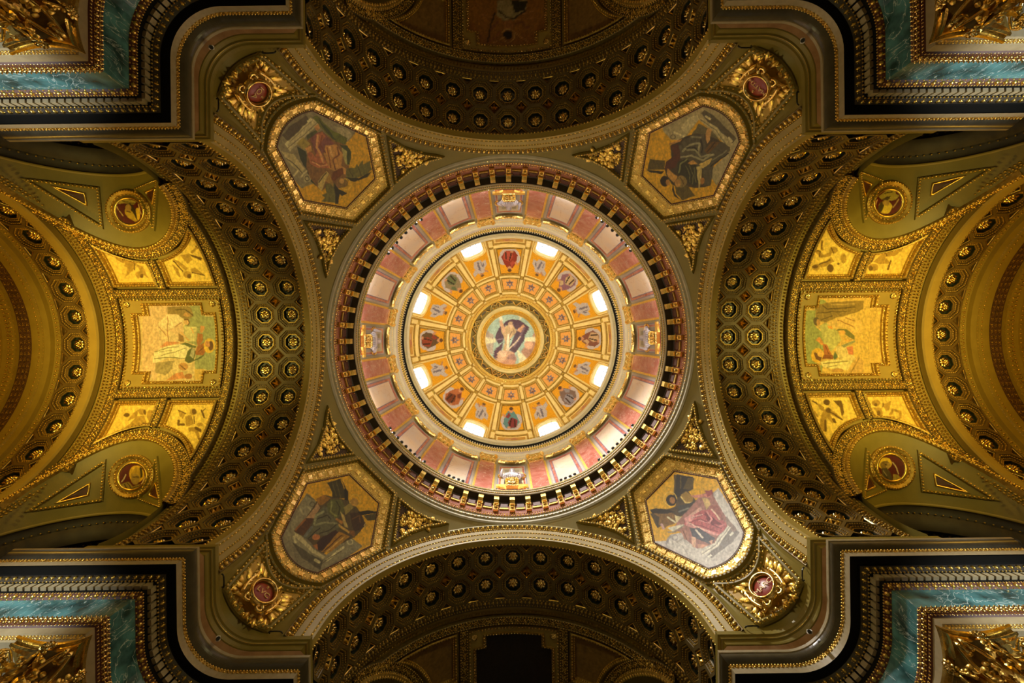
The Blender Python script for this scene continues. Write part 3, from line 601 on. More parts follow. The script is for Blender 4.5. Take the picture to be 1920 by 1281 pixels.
# lunettes with medallions
tt = np.linspace(-.75, PI + .75, 70); wv = np.linspace(0, 1, 12)
MEDC = (711, 249)
for s in (-1, 1):
    fl = np.array([1, s, 1])
    mb = MB(); T_, W_ = np.meshgrid(tt, wv, indexing='ij'); mb.grid(lun(T_, W_) * fl); part('lunette_web', mb, OLIVE, v0, True)
    rim = lun(tt, 0 * tt + 1.) ; mb = MB(); off = [(0, 0, 0), (0, .10, -.10), (0, .12, -.02), (0, .55, -.0), (0, .6, -.25), (0, 1.3, -.35)]
    c = np.stack([np.cos(np.clip(tt, 0, PI)), 0 * tt, np.where((tt > 0) & (tt < PI), np.sin(tt), 0)], 1)
    mb.grid(np.stack([(rim + [0, o[1], 0] + c * o[2]) * fl for o in off[:3]], 1)); part('side_arch_edge', mb, STONE, v0, True); mb = MB()
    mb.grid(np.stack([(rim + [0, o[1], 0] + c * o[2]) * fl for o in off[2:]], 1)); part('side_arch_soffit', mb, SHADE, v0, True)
    # side chapel ceiling beyond
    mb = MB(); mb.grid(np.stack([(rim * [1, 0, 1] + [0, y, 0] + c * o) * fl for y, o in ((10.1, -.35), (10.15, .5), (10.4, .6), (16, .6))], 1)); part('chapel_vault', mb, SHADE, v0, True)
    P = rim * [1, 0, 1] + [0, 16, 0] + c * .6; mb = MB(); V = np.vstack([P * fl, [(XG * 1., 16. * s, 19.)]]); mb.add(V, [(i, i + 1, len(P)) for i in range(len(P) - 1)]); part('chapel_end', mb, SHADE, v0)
    mb = MB(); Q = rim * [1, 0, 1] + c * .55; n_ = np.stack([-c[:, 0], -c[:, 1], -c[:, 2]], 1); n_[np.abs(n_).sum(1) < .1] = [0, 0, -1]
    for y in (10.6, 11.0, 14.4, 14.8): string(mb, pframe((Q + [0, y, 0]) * fl, n_ * fl, False), 0, 0, .3, BEAD, .07)
    string(mb, pframe((rim + [0, .5, 0] + c * -.12) * fl, n_ * fl, False), 0, 0, .3, BEAD, .05)
    part('gilt_chapel_beads', mb, OLDGOLD, v0, stuff=True)
    circ = lambda r, q=1.: [(MEDC[0] + r * math.cos(a) * 1.03, MEDC[1] + r * q * math.sin(a)) for a in np.arange(28) * PI / 14]
    # measured rings are sheared by the slope of the web
    def circ(r): return [(MEDC[0] + r * math.cos(a) + .10 * r * math.sin(a), MEDC[1] + .95 * r * math.sin(a)) for a in np.arange(30) * PI / 15]
    fr = frlun(circ(38), s); mb = MB(); sweep(mb, fr, [(-.16, 0), (-.14, .1), (-.05, .16), (.08, .1), (.16, 0)]); part('medallion_ring', mb, OLDGOLD, v0)
    mb = MB(); string(mb, fr, -.08, .16, .15, EGG, .1); string(mb, fr, .12, .06, .2, BEADL, .04)
    fr = frlun(circ(27), s); sweep(mb, fr, [(-.06, 0), (-.05, .08), (.04, .08), (.08, 0)])
    TA = [(764, 222), (770, 292), (905, 310)]; TB = [(664, 218), (697, 290), (656, 306)]
    for tr, tin in ((TA, [(792, 262), (795, 283), (855, 297)]), (TB, [(667, 262), (680, 284), (661, 292)])):
        mb2 = MB(); mb3 = MB()
        try:
            f2 = frlun(tr, s, step=10); sweep(mb2, f2, [(-.1, 0), (-.08, .1), (.03, .12), (.08, 0)]); string(mb, f2, -.02, .12, .16, BEAD, .06)
            f3 = frlun(tin, s, .02, step=8); sweep(mb, f3, [(-.04, 0), (-.03, .06), (.03, .06), (.04, 0)]); flat(mb3, f3)
        except Exception as e: print('tri', e)
        part('triangle_moulding', mb2, OLIVE, v0); part('triangle_ground', mb3, MAROON, v0)
    part('gilt_medallion_beads', mb, GOLD, v0, stuff=True)
VA = [v0, dup(v0, 1, 'nearly black vault at the bottom edge with a faint white robed figure'), dup(v0, 2, 'yellow lit vault at the left, painted with an angel before people in white'),
      dup(v0, 3, 'dark brown vault at the top edge with a head-down figure before golden rays')]
# ---- second arch and apse, seen only to the left and right
CM2 = coffer_meshes(7.9)
ap0 = thing('apse_arch', 'orange edged arch with a single row of octagons at the right edge', 'arch', (26, 0, ZC + 7.9), 'apse arches at the sides')
p2 = math.degrees(1.6 / 7.9)
mb = MB(); soffit(mb, [25.8], list(range(-7, 8)), 7.9, p2); part('soffit', mb, BROWN, ap0); coffers(ap0, [25.8], list(range(-7, 8)), 7.9, p2, CM2)
mb = MB(); lathe_arch(mb, [(24.4, 8.3), (24.42, 7.98), (24.5, 7.9), (25.0, 7.9)]); part('orange_edge_band', mb, STONE, ap0)
mb = MB(); lathe_arch(mb, [(26.6, 7.9), (26.95, 7.88), (27.0, 7.66), (27.3, 7.62)]); lathe_arch(mb, [(27.3, 7.62), (27.35, 7.52), (27.6, 7.5), (27.9, 7.48)]); part('stepped_moulding', mb, OLIVE, ap0)
mb = MB(); lathe_arch(mb, [(27.9, 7.48), (28.6, 7.46)]); part('dark_foliage_band', mb, FOL, ap0)
mb = MB(); lathe_arch(mb, [(28.6, 7.46), (28.62, 7.25), (28.9, 7.2), (28.95, 6.9), (30.5, 6.85)]); part('inner_arch', mb, OLIVE, ap0)
mb = MB()
for x, R, T, k, sp in ((24.98, 7.9, BEADL, .05, .25), (26.68, 7.9, BEAD, .05, .22), (26.8, 7.9, BEADL, .06, .26), (27.35, 7.6, BEAD, .05, .2), (27.5, 7.52, BEADL, .05, .24), (28.66, 7.3, BEADL, .06, .26), (28.76, 7.24, EGG, .16, .26), (28.9, 7.15, BEAD, .07, .22), (29.1, 6.9, BEAD, .07, .26)): string(mb, archfr(x, R, face=(-.5, 1)), 0, 0, sp, T, k)
for i in range(3): string(mb, archfr(28.02 + .22 * i, 7.46, face=(0, 1)), 0, .01, .34, SCR, .14)
part('gilt_arch_ornament', mb, OLDGOLD, ap0, stuff=True)
a = np.linspace(0, PI / 2, 12); mb = MB(); lathe_arch(mb, [(30.5 + 3 * math.sin(t), 6.85 * math.cos(t) + .01) for t in a]); part('apse_shell', mb, OCHRE, ap0, True)
dup(ap0, 2, 'orange edged arch with a single row of octagons at the left edge')
# ================================================================== entablatures on the four piers
EX, EY, EC, ER, EEND = 11.7, 7.6, 10.1, 1.6, 18.6
def plan(d, X=EX, Y=EY, c=EC, r=ER, end=EEND, na=16):
    r = r + d; p = [(end, Y + d), (X + d, Y + d), (X + d, c)]
    p += [(c + r * math.cos(t), c + r * math.sin(t)) for t in np.linspace(0, PI / 2, na)[1:-1]]
    return p + [(c, X + d), (Y + d, X + d), (Y + d, end)]
def loft(mb, prof, **kw):                      # prof: (distance behind the cornice edge, height)
    mb.grid(np.stack([np.array([(x, y, z) for x, y in plan(d, **kw)]) for d, z in prof], 1))
def entfr(d, z, down=.6, cut=None, **kw):      # frame along the moulding, normal pointing at the crossing and down
    P = np.array([(x, y, z) for x, y in plan(d, **kw)])
    Q = np.array([(x, y, z) for x, y in plan(d - .5, **kw)]); Q[0, 0] = P[0, 0]; Q[-1, 1] = P[-1, 1]
    return P, Q, down
def strings(mb, d, z, sp, T, k, down=.6, alt=None, stretch=None, **kw):
    P = plan(d, **kw); segs = [(P[0], P[1]), (P[1], P[2]), P[2:-3] + [P[-3]], (P[-3], P[-2]), (P[-2], P[-1])]
    for sg in [P[0:2], P[1:-1], P[-2:]]:
        q = np.array([(x, y, z) for x, y in sg]); t = unit(np.diff(q, axis=0)); n = np.stack([-t[:, 1], t[:, 0], 0 * t[:, 0]], 1)
        n = np.vstack([n[:1], (n[1:] + n[:-1]) / 2, n[-1:]]) if len(n) > 1 else np.vstack([n, n])
        cen = np.array([0, 0, z]); n = n * np.sign(((cen - q) * n).sum(1).mean()); n[:, 2] = -down
        fr = pframe(q, n, False)
        for i, (p, x, y, zz) in enumerate(zip(*along(fr, 0, 0, sp))):
            y = y if y[2] > 0 else -y
            mb.stamp(alt if (alt and i % 2) else T, p, x, y, zz, k)
ent0 = thing('entablature', 'teal green marble frieze and dark cornice on the lower right pier', 'entablature', (12, 12, 13.2), 'entablatures on the four piers')
PL = dict(X=11.49, Y=7.87, c=9.89, r=1.60, end=16.6)
mb = MB(); loft(mb, [(.3, 17.80), (0, 17.78), (0, 17.70), (-.0, 17.58), (.06, 17.54), (.07, 17.44), (.13, 17.42), (.15, 17.30), (.17, 17.24), (.20, 17.22)], **PL); part('upper_plinth', mb, OLIVE, ent0)
mb = MB(); loft(mb, [(.075, 17.50), (.06, 17.47), (.08, 17.44)], **PL); part('plinth_line', mb, GOLD, ent0)
A_ = plan(.19, **PL); B_ = plan(.10); mb = MB(); mb.grid(np.array([[(x, y, 17.2) for x, y in A_], [(x, y, 16.96) for x, y in B_]]).transpose(1, 0, 2)); part('marble_attic', mb, BUFFM, ent0)
mb = MB(); a = np.linspace(0, PI, 9)
loft(mb, [(.10, 17.0), (0, 17.0), (0, 16.88), (.03, 16.86)]); part('top_fillet', mb, CORNL, ent0)
mb = MB(); loft(mb, [(.03, 16.86)] + [(.03 + .14 * i / 8 - .05 * math.sin(PI * i / 8), 16.86 - .34 * i / 8) for i in range(1, 9)] + [(.2, 16.50)]); part('cyma', mb, CORN, ent0, False)
mb = MB(); loft(mb, [(.2, 16.50), (.2, 16.36)]); part('bead_ground', mb, OLDGOLD, ent0)
mb = MB(); strings(mb, .185, 16.46, .115, BEAD, .042); strings(mb, .185, 16.38, .16, BEADL, .03); part('cornice_beads', mb, GOLD, ent0, stuff=True)
mb = MB(); loft(mb, [(.2, 16.36), (.2, 16.08)]); part('corona', mb, CORNL, ent0)
mb = MB(); loft(mb, [(.2, 16.08), (.24, 16.14), (.50, 16.10), (.53, 16.04)]); part('corona_underside', mb, SHADOW, ent0)
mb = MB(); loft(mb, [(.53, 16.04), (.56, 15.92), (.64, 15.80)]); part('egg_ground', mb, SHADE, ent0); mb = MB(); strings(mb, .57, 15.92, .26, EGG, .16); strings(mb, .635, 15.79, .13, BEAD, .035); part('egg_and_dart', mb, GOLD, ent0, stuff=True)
mb = MB(); loft(mb, [(.64, 15.80), (.68, 15.78), (.80, 15.76), (.80, 15.42), (.82, 15.40)]); part('dentil_ground', mb, SHADOW, ent0)
DN = (boxT(1)[0] * [.80, 1.0, .55], boxT(1)[1])
mb = MB(); strings(mb, .74, 15.66, .27, DN, .24, down=.0); part('dentil', mb, CORNL, ent0, stuff=True)
mb = MB(); loft(mb, [(.82, 15.40), (.78, 15.36), (.86, 15.24), (.92, 15.18)]); part('leaf_ground', mb, MAROON, ent0); mb = MB(); strings(mb, .80, 15.36, .10, BEAD, .035); strings(mb, .86, 15.28, .15, LEAF, .09, alt=BEAD); strings(mb, .905, 15.2, .2, DOT, .032); part('leaf_moulding', mb, GOLD, ent0, stuff=True)
# frieze slabs of green marble
def slab(seg, name):
    mb = MB(); mb.grid(np.array([[(x, y, z) for z in (15.19, 14.2)] for x, y in seg])); part(name, mb, TEAL, ent0)
P_ = plan(.92)
for x0, x1 in ((18.6, 16.6), (16.597, 14.6), (14.597, 12.62)): slab([(x0, P_[0][1]), (x1, P_[0][1])], 'frieze_slab'); slab([(P_[-1][0], x1), (P_[-1][0], x0)], 'frieze_slab')
slab([(12.62, 8.52), (12.62, 10.1)], 'frieze_slab'); slab(P_[2:-2], 'frieze_slab'); slab([(10.1, 12.62), (8.52, 12.62)], 'frieze_slab')
mb = MB(); loft(mb, [(.92, 14.22), (.88, 14.16), (.86, 14.02), (.92, 13.86), (.90, 13.80), (.95, 13.74)]); part('architrave_ground', mb, MAROON, ent0)
mb = MB(); strings(mb, .87, 14.08, .15, LEAF, .12); strings(mb, .885, 13.95, .17, EGG, .15); strings(mb, .93, 13.81, .11, BEAD, .042); strings(mb, .91, 14.19, .1, BEAD, .025); part('architrave_ornament', mb, GOLDB, ent0, stuff=True)
mb = MB(); loft(mb, [(.95, 13.76), (.95, 13.44), (1.0, 13.42), (1.02, 13.2), (1.7, 13.2), (1.7, 13.0)]); part('architrave_fascia', mb, CORNL, ent0)
mb = MB(); strings(mb, 1.0, 13.42, .1, BEAD, .04); strings(mb, 1.02, 13.36, .14, BEADL, .04); strings(mb, 1.0, 13.30, .1, BEAD, .03); part('rope_moulding', mb, GOLD, ent0, stuff=True)
# end returns where the moulding stops
pr = [(0, 17.0), (0, 16.88), (-.0, 16.7), (.2, 16.5), (.2, 16.08), (.5, 16.1), (.64, 15.8), (.8, 15.76), (.82, 15.4), (.92, 15.18), (.92, 14.2), (.88, 14.0), (.95, 13.74), (1.02, 13.2), (3.2, 13.2), (3.2, 17.0)]
mb = MB(); mb.add([(EEND, EY + d, z) for d, z in pr], [tuple(range(len(pr)))]); part('end_return', mb, CORN, ent0); mb = MB(); mb.add([(EY + d, EEND, z) for d, z in pr], [tuple(range(len(pr)))]); part('end_return', mb, CORN, ent0)
ENT = [ent0, dup(ent0, 1, 'teal green marble frieze and dark cornice on the lower left pier'),
       dup(ent0, 2, 'dark cornice and blue green frieze on the upper left pier'), dup(ent0, 3, 'dark cornice and deep green frieze on the upper right pier')]
for k in range(4):                          # pier shafts
    mb = MB(); q = plan(1.62); mb.grid(np.array([[(x, y, -1.2), (x, y, 13.25)] for x, y in [(EEND + 6, q[0][1])] + q + [(q[-1][0], EEND + 6)]])); V = rz(np.vstack(mb.v), k * PI / 2); m2 = MB(); m2.add(V, mb.f)
    part('wall_pier', m2, CORN, structure=True)
# ------------------------------------------------------------------ gilded capitals
cx, cy = 13.28, 9.48
cap0 = thing('capital', 'gilded leafy capital in the lower right corner, with two volutes under a curved top slab', 'capital', (cx, cy, 11.0), 'gilded capitals on the piers')
def abring(h, z, dip):                      # concave sided square
    out = []
    for q in range(4):
        for t in np.linspace(-1, 1, 13)[:-1]:
            x, y = t * h, -h + dip * (1 - t * t); a = q * PI / 2; out.append((cx + x * math.cos(a) - y * math.sin(a), cy + x * math.sin(a) + y * math.cos(a), z))
    return out
mb = MB(); R_ = [abring(h, z, d) for h, z, d in ((1.07, 13.2, .22), (1.07, 13.10, .22), (1.00, 13.08, .22), (.98, 12.98, .22), (1.02, 12.93, .22), (.99, 12.86, .22), (.85, 12.84, .24))]
mb.grid(np.array(R_).transpose(1, 0, 2), True); mb.add(R_[-1], [tuple(range(48))]); mb.add(R_[0], [tuple(range(48))]); part('abacus', mb, GOLDB, cap0)
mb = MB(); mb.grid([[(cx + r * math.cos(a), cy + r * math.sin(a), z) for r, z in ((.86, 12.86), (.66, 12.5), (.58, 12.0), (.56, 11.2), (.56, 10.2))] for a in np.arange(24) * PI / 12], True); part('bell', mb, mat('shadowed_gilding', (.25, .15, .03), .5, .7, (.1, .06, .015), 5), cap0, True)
mb = MB(); mb.grid([[(cx + r * math.cos(a), cy + r * math.sin(a), z) for r, z in ((.62, 11.1), (.70, 11.04), (.70, 10.95), (.6, 10.9), (.6, -1.2))] for a in np.arange(24) * PI / 12], True); part('column_shaft', mb, BUFFM, cap0, True)
def leaf(mb, a, z0, H_, r0, wd, curl):
    L = []; ca, sa = math.cos(a), math.sin(a)
    for i in range(11):
        t = i / 10; z = z0 + H_ * math.sin(min(t * 1.25, 1.) * PI / 2) - max(0, t - .8) * H_ * 1.1; r = r0 + .06 + curl * t ** 3
        ww = wd * (1 - .55 * t) * (1 + .22 * math.cos(t * 5 * 2 * PI)); row = []
        for j in range(-3, 4):
            s_ = j / 3; rr = r + .09 * (1 - abs(s_)) ** 2 + .03 * math.cos(s_ * 9) - .05 * abs(s_); y = ww * s_; zz = z - .05 * abs(s_)
            row.append((cx + rr * ca - y * sa, cy + rr * sa + y * ca, zz))
        L.append(row)
    mb.grid(L)
for ring, (z0, H_, r0, wd, cu, off) in enumerate(((11.1, .75, .56, .27, .26, 0), (11.35, 1.05, .58, .25, .30, PI / 8))):
    for i in range(8): mb = MB(); leaf(mb, off + i * PI / 4, z0, H_, r0, wd, cu); part('acanthus_leaf', mb, GOLD if ring else GOLDB, cap0, True)
for q in range(4):
    a = PI / 4 + q * PI / 2
    for s in (-1, 1):
        mb = MB(); P = []
        for t in np.linspace(0, 1, 52):
            if t < .4: u = t / .4; r = .62 + .62 * u; z = 12.0 + .72 * u ** .7
            else: th = (t - .4) / .6 * 4 * PI; rr = .20 * (1 - (t - .4) / .6 * .8); r = 1.24 + rr * math.sin(th) * .8; z = 12.52 + rr * math.cos(th)
            b = a + s * (.34 * (1 - min(t / .4, 1)) + .05); P.append((cx + r * math.cos(b), cy + r * math.sin(b), z))
        mb.tube(P, np.linspace(.055, .045, 52), 8); part('volute', mb, GOLDB, cap0, True)
    a = q * PI / 2; mb = MB(); c = np.array((cx + .86 * math.cos(a), cy + .86 * math.sin(a), 12.98)); X = np.array([-math.sin(a), math.cos(a), 0]); Z = np.array([math.cos(a), math.sin(a), 0.])
    mb.stamp(ROSE, c, X, np.array([0, 0, 1.]), Z, .20); part('abacus_flower', mb, GOLDB, cap0, True)
    for s in (-1, 1):
        mb = MB(); P = [(cx + (.68 + .16 * u) * math.cos(a + s * (.32 - .26 * u)), cy + (.68 + .16 * u) * math.sin(a + s * (.32 - .26 * u)), 12.1 + .6 * u) for u in np.linspace(0, 1, 8)]; mb.tube(P, .045, 5)
        for u in range(5): mb.stamp(DOT, P[3 + u % 4] + np.array([0, 0, .06 * u]), X, np.array([0, 0, 1.]), Z, .07)
        part('helix', mb, GOLD, cap0, True)
rr_ = np.random.default_rng(11); mb = MB()
for i in range(90):
    a = rr_.uniform(0, 2 * PI); z = rr_.uniform(11.5, 12.75); r = .66 + (z - 11.2) * .2 + rr_.uniform(0, .12); X = np.array([-math.sin(a), math.cos(a), 0]); Z = np.array([math.cos(a), math.sin(a), -.5]); t = rr_.uniform(0, 6.28); Y = np.array([0, 0, 1.])
    mb.stamp(PET, (cx + r * math.cos(a), cy + r * math.sin(a), z), X * math.cos(t) + Y * math.sin(t), Y * math.cos(t) - X * math.sin(t), Z, rr_.uniform(.12, .24))
part('small_leaves', mb, GOLD, cap0, stuff=True)
q = dup(cap0, 1, 'gilded leafy capital in the lower left corner, one curling volute at the very edge'); q.location = (-cx, cy, 11.0)
dup(cap0, 2, 'gilded leafy capital in the upper left corner, white glints on its curved top slab'); q = dup(cap0, 3, 'gilded leafy capital in the upper right corner beside a pale green ledge'); q.location = (cx, -cy, 11.0)
# wire hooks on the edge of the plinths, small ledge cameras
HK = ['upper right', 'lower right', 'lower left', 'upper left']
for k in range(4):
    for j, (x, y) in enumerate(((11.45, 9.35), (9.35, 11.45))):
        mb = MB(); d = np.array((-.7, .0, 0)) if j == 0 else np.array((0, -.7, 0.)); e = np.array((0, 1., 0)) if j == 0 else np.array((1., 0, 0))
        mb.tube([np.array((x, y, 17.9)) + e * .25 * s_ + d * .12 * c_ + np.array((0, 0, -.06 * c_)) for s_, c_ in ((-1, 0), (-1, 1), (-.8, 1.5), (0, 1.7), (.8, 1.5), (1, 1), (1, 0))], .03, 5)
        V = rz(np.vstack(mb.v), k * PI / 2); m2 = MB(); m2.add(V, mb.f); o = part('hook', m2, BLACK); o['label'] = 'bent wire loop on the %s pendentive ledge, nearer the %s arch' % (DIAG[k], SIDE[(k + (j == 1)) % 4]); o['category'] = 'hook'; o['group'] = 'wire loops at the feet of the pendentives'
    c = np.array((10.1 + 1.34 * math.cos(PI / 4 + .0), 10.1 + 1.34 * math.sin(PI / 4), 17.0)); L_ = thing('ledge_spotlight', 'tiny white and black spotlight on the brown marble of the %s ledge' % DIAG[k], 'spotlight', tuple(c), 'small ledge spotlights')
    mb = MB(); mb.box(c, (.16, .12, .1)); part('bracket', mb, WHITE, L_); mb = MB(); mb.tube([c + (0, 0, -.02), c + (-.1, -.1, -.14)], .07, 8); part('lamp_head', mb, BLACK, L_)
    L_.rotation_euler.z = 0
    P = rz(c, k * PI / 2); L_.location = P; L_.rotation_euler.z = k * PI / 2
# ================================================================== drum
drum = thing('drum_cornice', 'ring cornice with 64 gilded brackets at the foot of the dome drum', 'cornice', (0, 0, 28.3))
mb = MB(); lathe(mb, [(11.49, 28.25), (11.40, 28.35), (11.40, 28.55), (11.30, 28.62), (11.28, 28.8), (11.22, 28.85)]); part('lower_fascia', mb, GREY, drum)
mb = MB(); string(mb, ringfr(11.31, 28.66), 0, 0, .24, BEADL, .045); string(mb, ringfr(11.2, 28.92), 0, 0, .17, BEAD, .07); part('bead_ring', mb, GOLDB, drum, stuff=True)
mb = MB(); lathe(mb, [(11.22, 28.85), (11.22, 29.1), (11.26, 29.15), (11.26, 31.0)]); part('red_marble_frieze', mb, FRIEZEM, drum)
mb = MB(); lathe(mb, [(11.26, 30.9), (11.2, 31.0), (11.15, 31.1), (10.72, 31.15)]); part('cornice_underside', mb, SHADE, drum)
mb = MB(); lathe(mb, [(10.72, 31.15), (10.66, 31.2), (10.66, 31.34), (10.58, 31.4), (10.58, 31.55)]); part('corona', mb, CORNL, drum)
mb = MB(); lathe(mb, [(10.58, 31.55), (10.53, 31.6), (10.53, 31.85), (10.60, 31.9)]); part('cornice_lip', mb, OLIVE, drum)
mb = MB(); lathe(mb, [(10.60, 31.9), (10.9, 32.1), (11.05, 32.1)]); part('gallery_floor', mb, GREY, drum)
mb = MB(); string(mb, ringfr(10.62, 31.37), 0, 0, .15, BEAD, .045); string(mb, ringfr(10.54, 31.62), 0, 0, .2, BEADL, .035); string(mb, ringfr(11.24, 29.35), 0, 0, .14, BEAD, .04); string(mb, ringfr(11.2, 30.85), 0, 0, .16, BEAD, .05); part('gilt_ring_beads', mb, GOLD, drum, stuff=True)
def cyl(R, a, z): return np.array([R * math.cos(a), R * math.sin(a), z])
def curved(mb, a0, a1, z0, z1, R, th, n=6):          # slab on the drum wall, inner face at R, thickness outward
    a = np.linspace(a0, a1, n + 1); rows = []
    for t in a: rows.append([cyl(R + th, t, z0), cyl(R, t, z0), cyl(R, t, z1), cyl(R + th, t, z1)])
    mb.grid(rows); mb.add(rows[0], [(0, 1, 2, 3)]); mb.add(rows[-1], [(3, 2, 1, 0)])
# bracket prototype at angle 0
mb = MB(); wb = .17
side = [(11.26, 29.5), (11.10, 29.5), (11.06, 29.7), (11.12, 29.95), (11.10, 30.15), (10.98, 30.45), (10.78, 30.62), (10.72, 30.85), (10.76, 31.1), (11.26, 31.1)]
mb.grid([[(r, -wb, z), (r, wb, z)] for r, z in side]); mb.add([(r, -wb, z) for r, z in side], [tuple(range(10))]); mb.add([(r, wb, z) for r, z in side], [tuple(range(10))[::-1]])
bm_ = mesh(mb, 'bracket', OLDGOLD, (0, 0, 28.3))
mb = MB(); mb.box((11.08, 0, 29.72), (.12, .30, .62)); mb.stamp(DOT, (11.0, 0, 29.75), np.array([1., 0, 0]), np.array([0, 1., 0]), np.array([0, 0, 1.]), .12); mb.box((10.95, 0, 30.3), (.1, .3, .1))
bf_ = mesh(mb, 'gilt_scroll_face', GOLDB, (0, 0, 28.3))
mb = MB(); curved(mb, .028, .070, 30.2, 30.85, 11.14, .1, 2); sc_ = mesh(mb, 'sunk_panel', MAROON, (0, 0, 28.3)); mb = MB(); curved(mb, .022, .076, 29.95, 30.15, 11.16, .09, 2); sl_ = mesh(mb, 'gilt_bar', OLDGOLD, (0, 0, 28.3))
for k in range(64):
    a = k * PI / 32; b = inst('bracket', bm_, drum, (0, 0, 28.3), (0, 0, a)); ORG[b.name] = np.zeros(3); inst('gilt_scroll_face', bf_, b); c = inst('sunk_panel', sc_, drum, (0, 0, 28.3), (0, 0, a)); ORG[c.name] = np.zeros(3); inst('gilt_bar', sl_, c)
# wall of the drum with its marble bays
wall = thing('drum_wall', 'drum wall of cream panels and red marble pilasters between the two ring cornices', 'wall', (0, 0, 32))
mb = MB(); lathe(mb, [(11.02, 31.9), (11.02, 41.6)]); part('grey_wall_ground', mb, GREY, wall)
Z0, Z1 = 33.2, 39.9
R22 = PI / 8; d2 = math.radians
for k in range(16):
    c = (k + .5) * R22
    mb = MB(); curved(mb, c - d2(4.15), c + d2(4.15), 32.2, Z1 - .1, 10.99, .05); part('gilt_edging', mb, GOLD, wall)
    mb = MB(); curved(mb, c - d2(3.3), c + d2(3.3), 32.2, Z1 - .1, 10.93, .1); pil = part('red_pilaster', mb, REDM, wall)
    mb = MB()
    mb.add([cyl(10.8, c - d2(3.5), Z1 - .1), cyl(10.8, c + d2(3.5), Z1 - .1), cyl(10.6, c + d2(4.6), 41.3), cyl(10.6, c - d2(4.6), 41.3), cyl(11, c - d2(4.6), 41.3), cyl(11, c + d2(4.6), 41.3), cyl(11, c + d2(3.5), Z1 - .1), cyl(11, c - d2(3.5), Z1 - .1)], [(0, 1, 2, 3), (3, 2, 5, 4), (0, 3, 4, 7), (1, 6, 5, 2), (0, 7, 6, 1)])
    X = np.array([-math.sin(c), math.cos(c), 0]); Zn = np.array([-math.cos(c), -math.sin(c), -.3]); U_ = np.array([0, 0, 1.])
    for u in (-.4, 0, .4): mb.stamp(PET, cyl(10.78, c, Z1) + X * u, U_, X, Zn, .75); mb.stamp(PET, cyl(10.72, c, Z1 + .5) + X * (u * 1.3), U_, X, Zn * 1.5, .6)
    for u in (-.62, .62): mb.stamp(DOT, cyl(10.6, c, 41.05) + X * u, X, U_, Zn, .2)
    part('pilaster_capital', mb, GOLDB, wall)
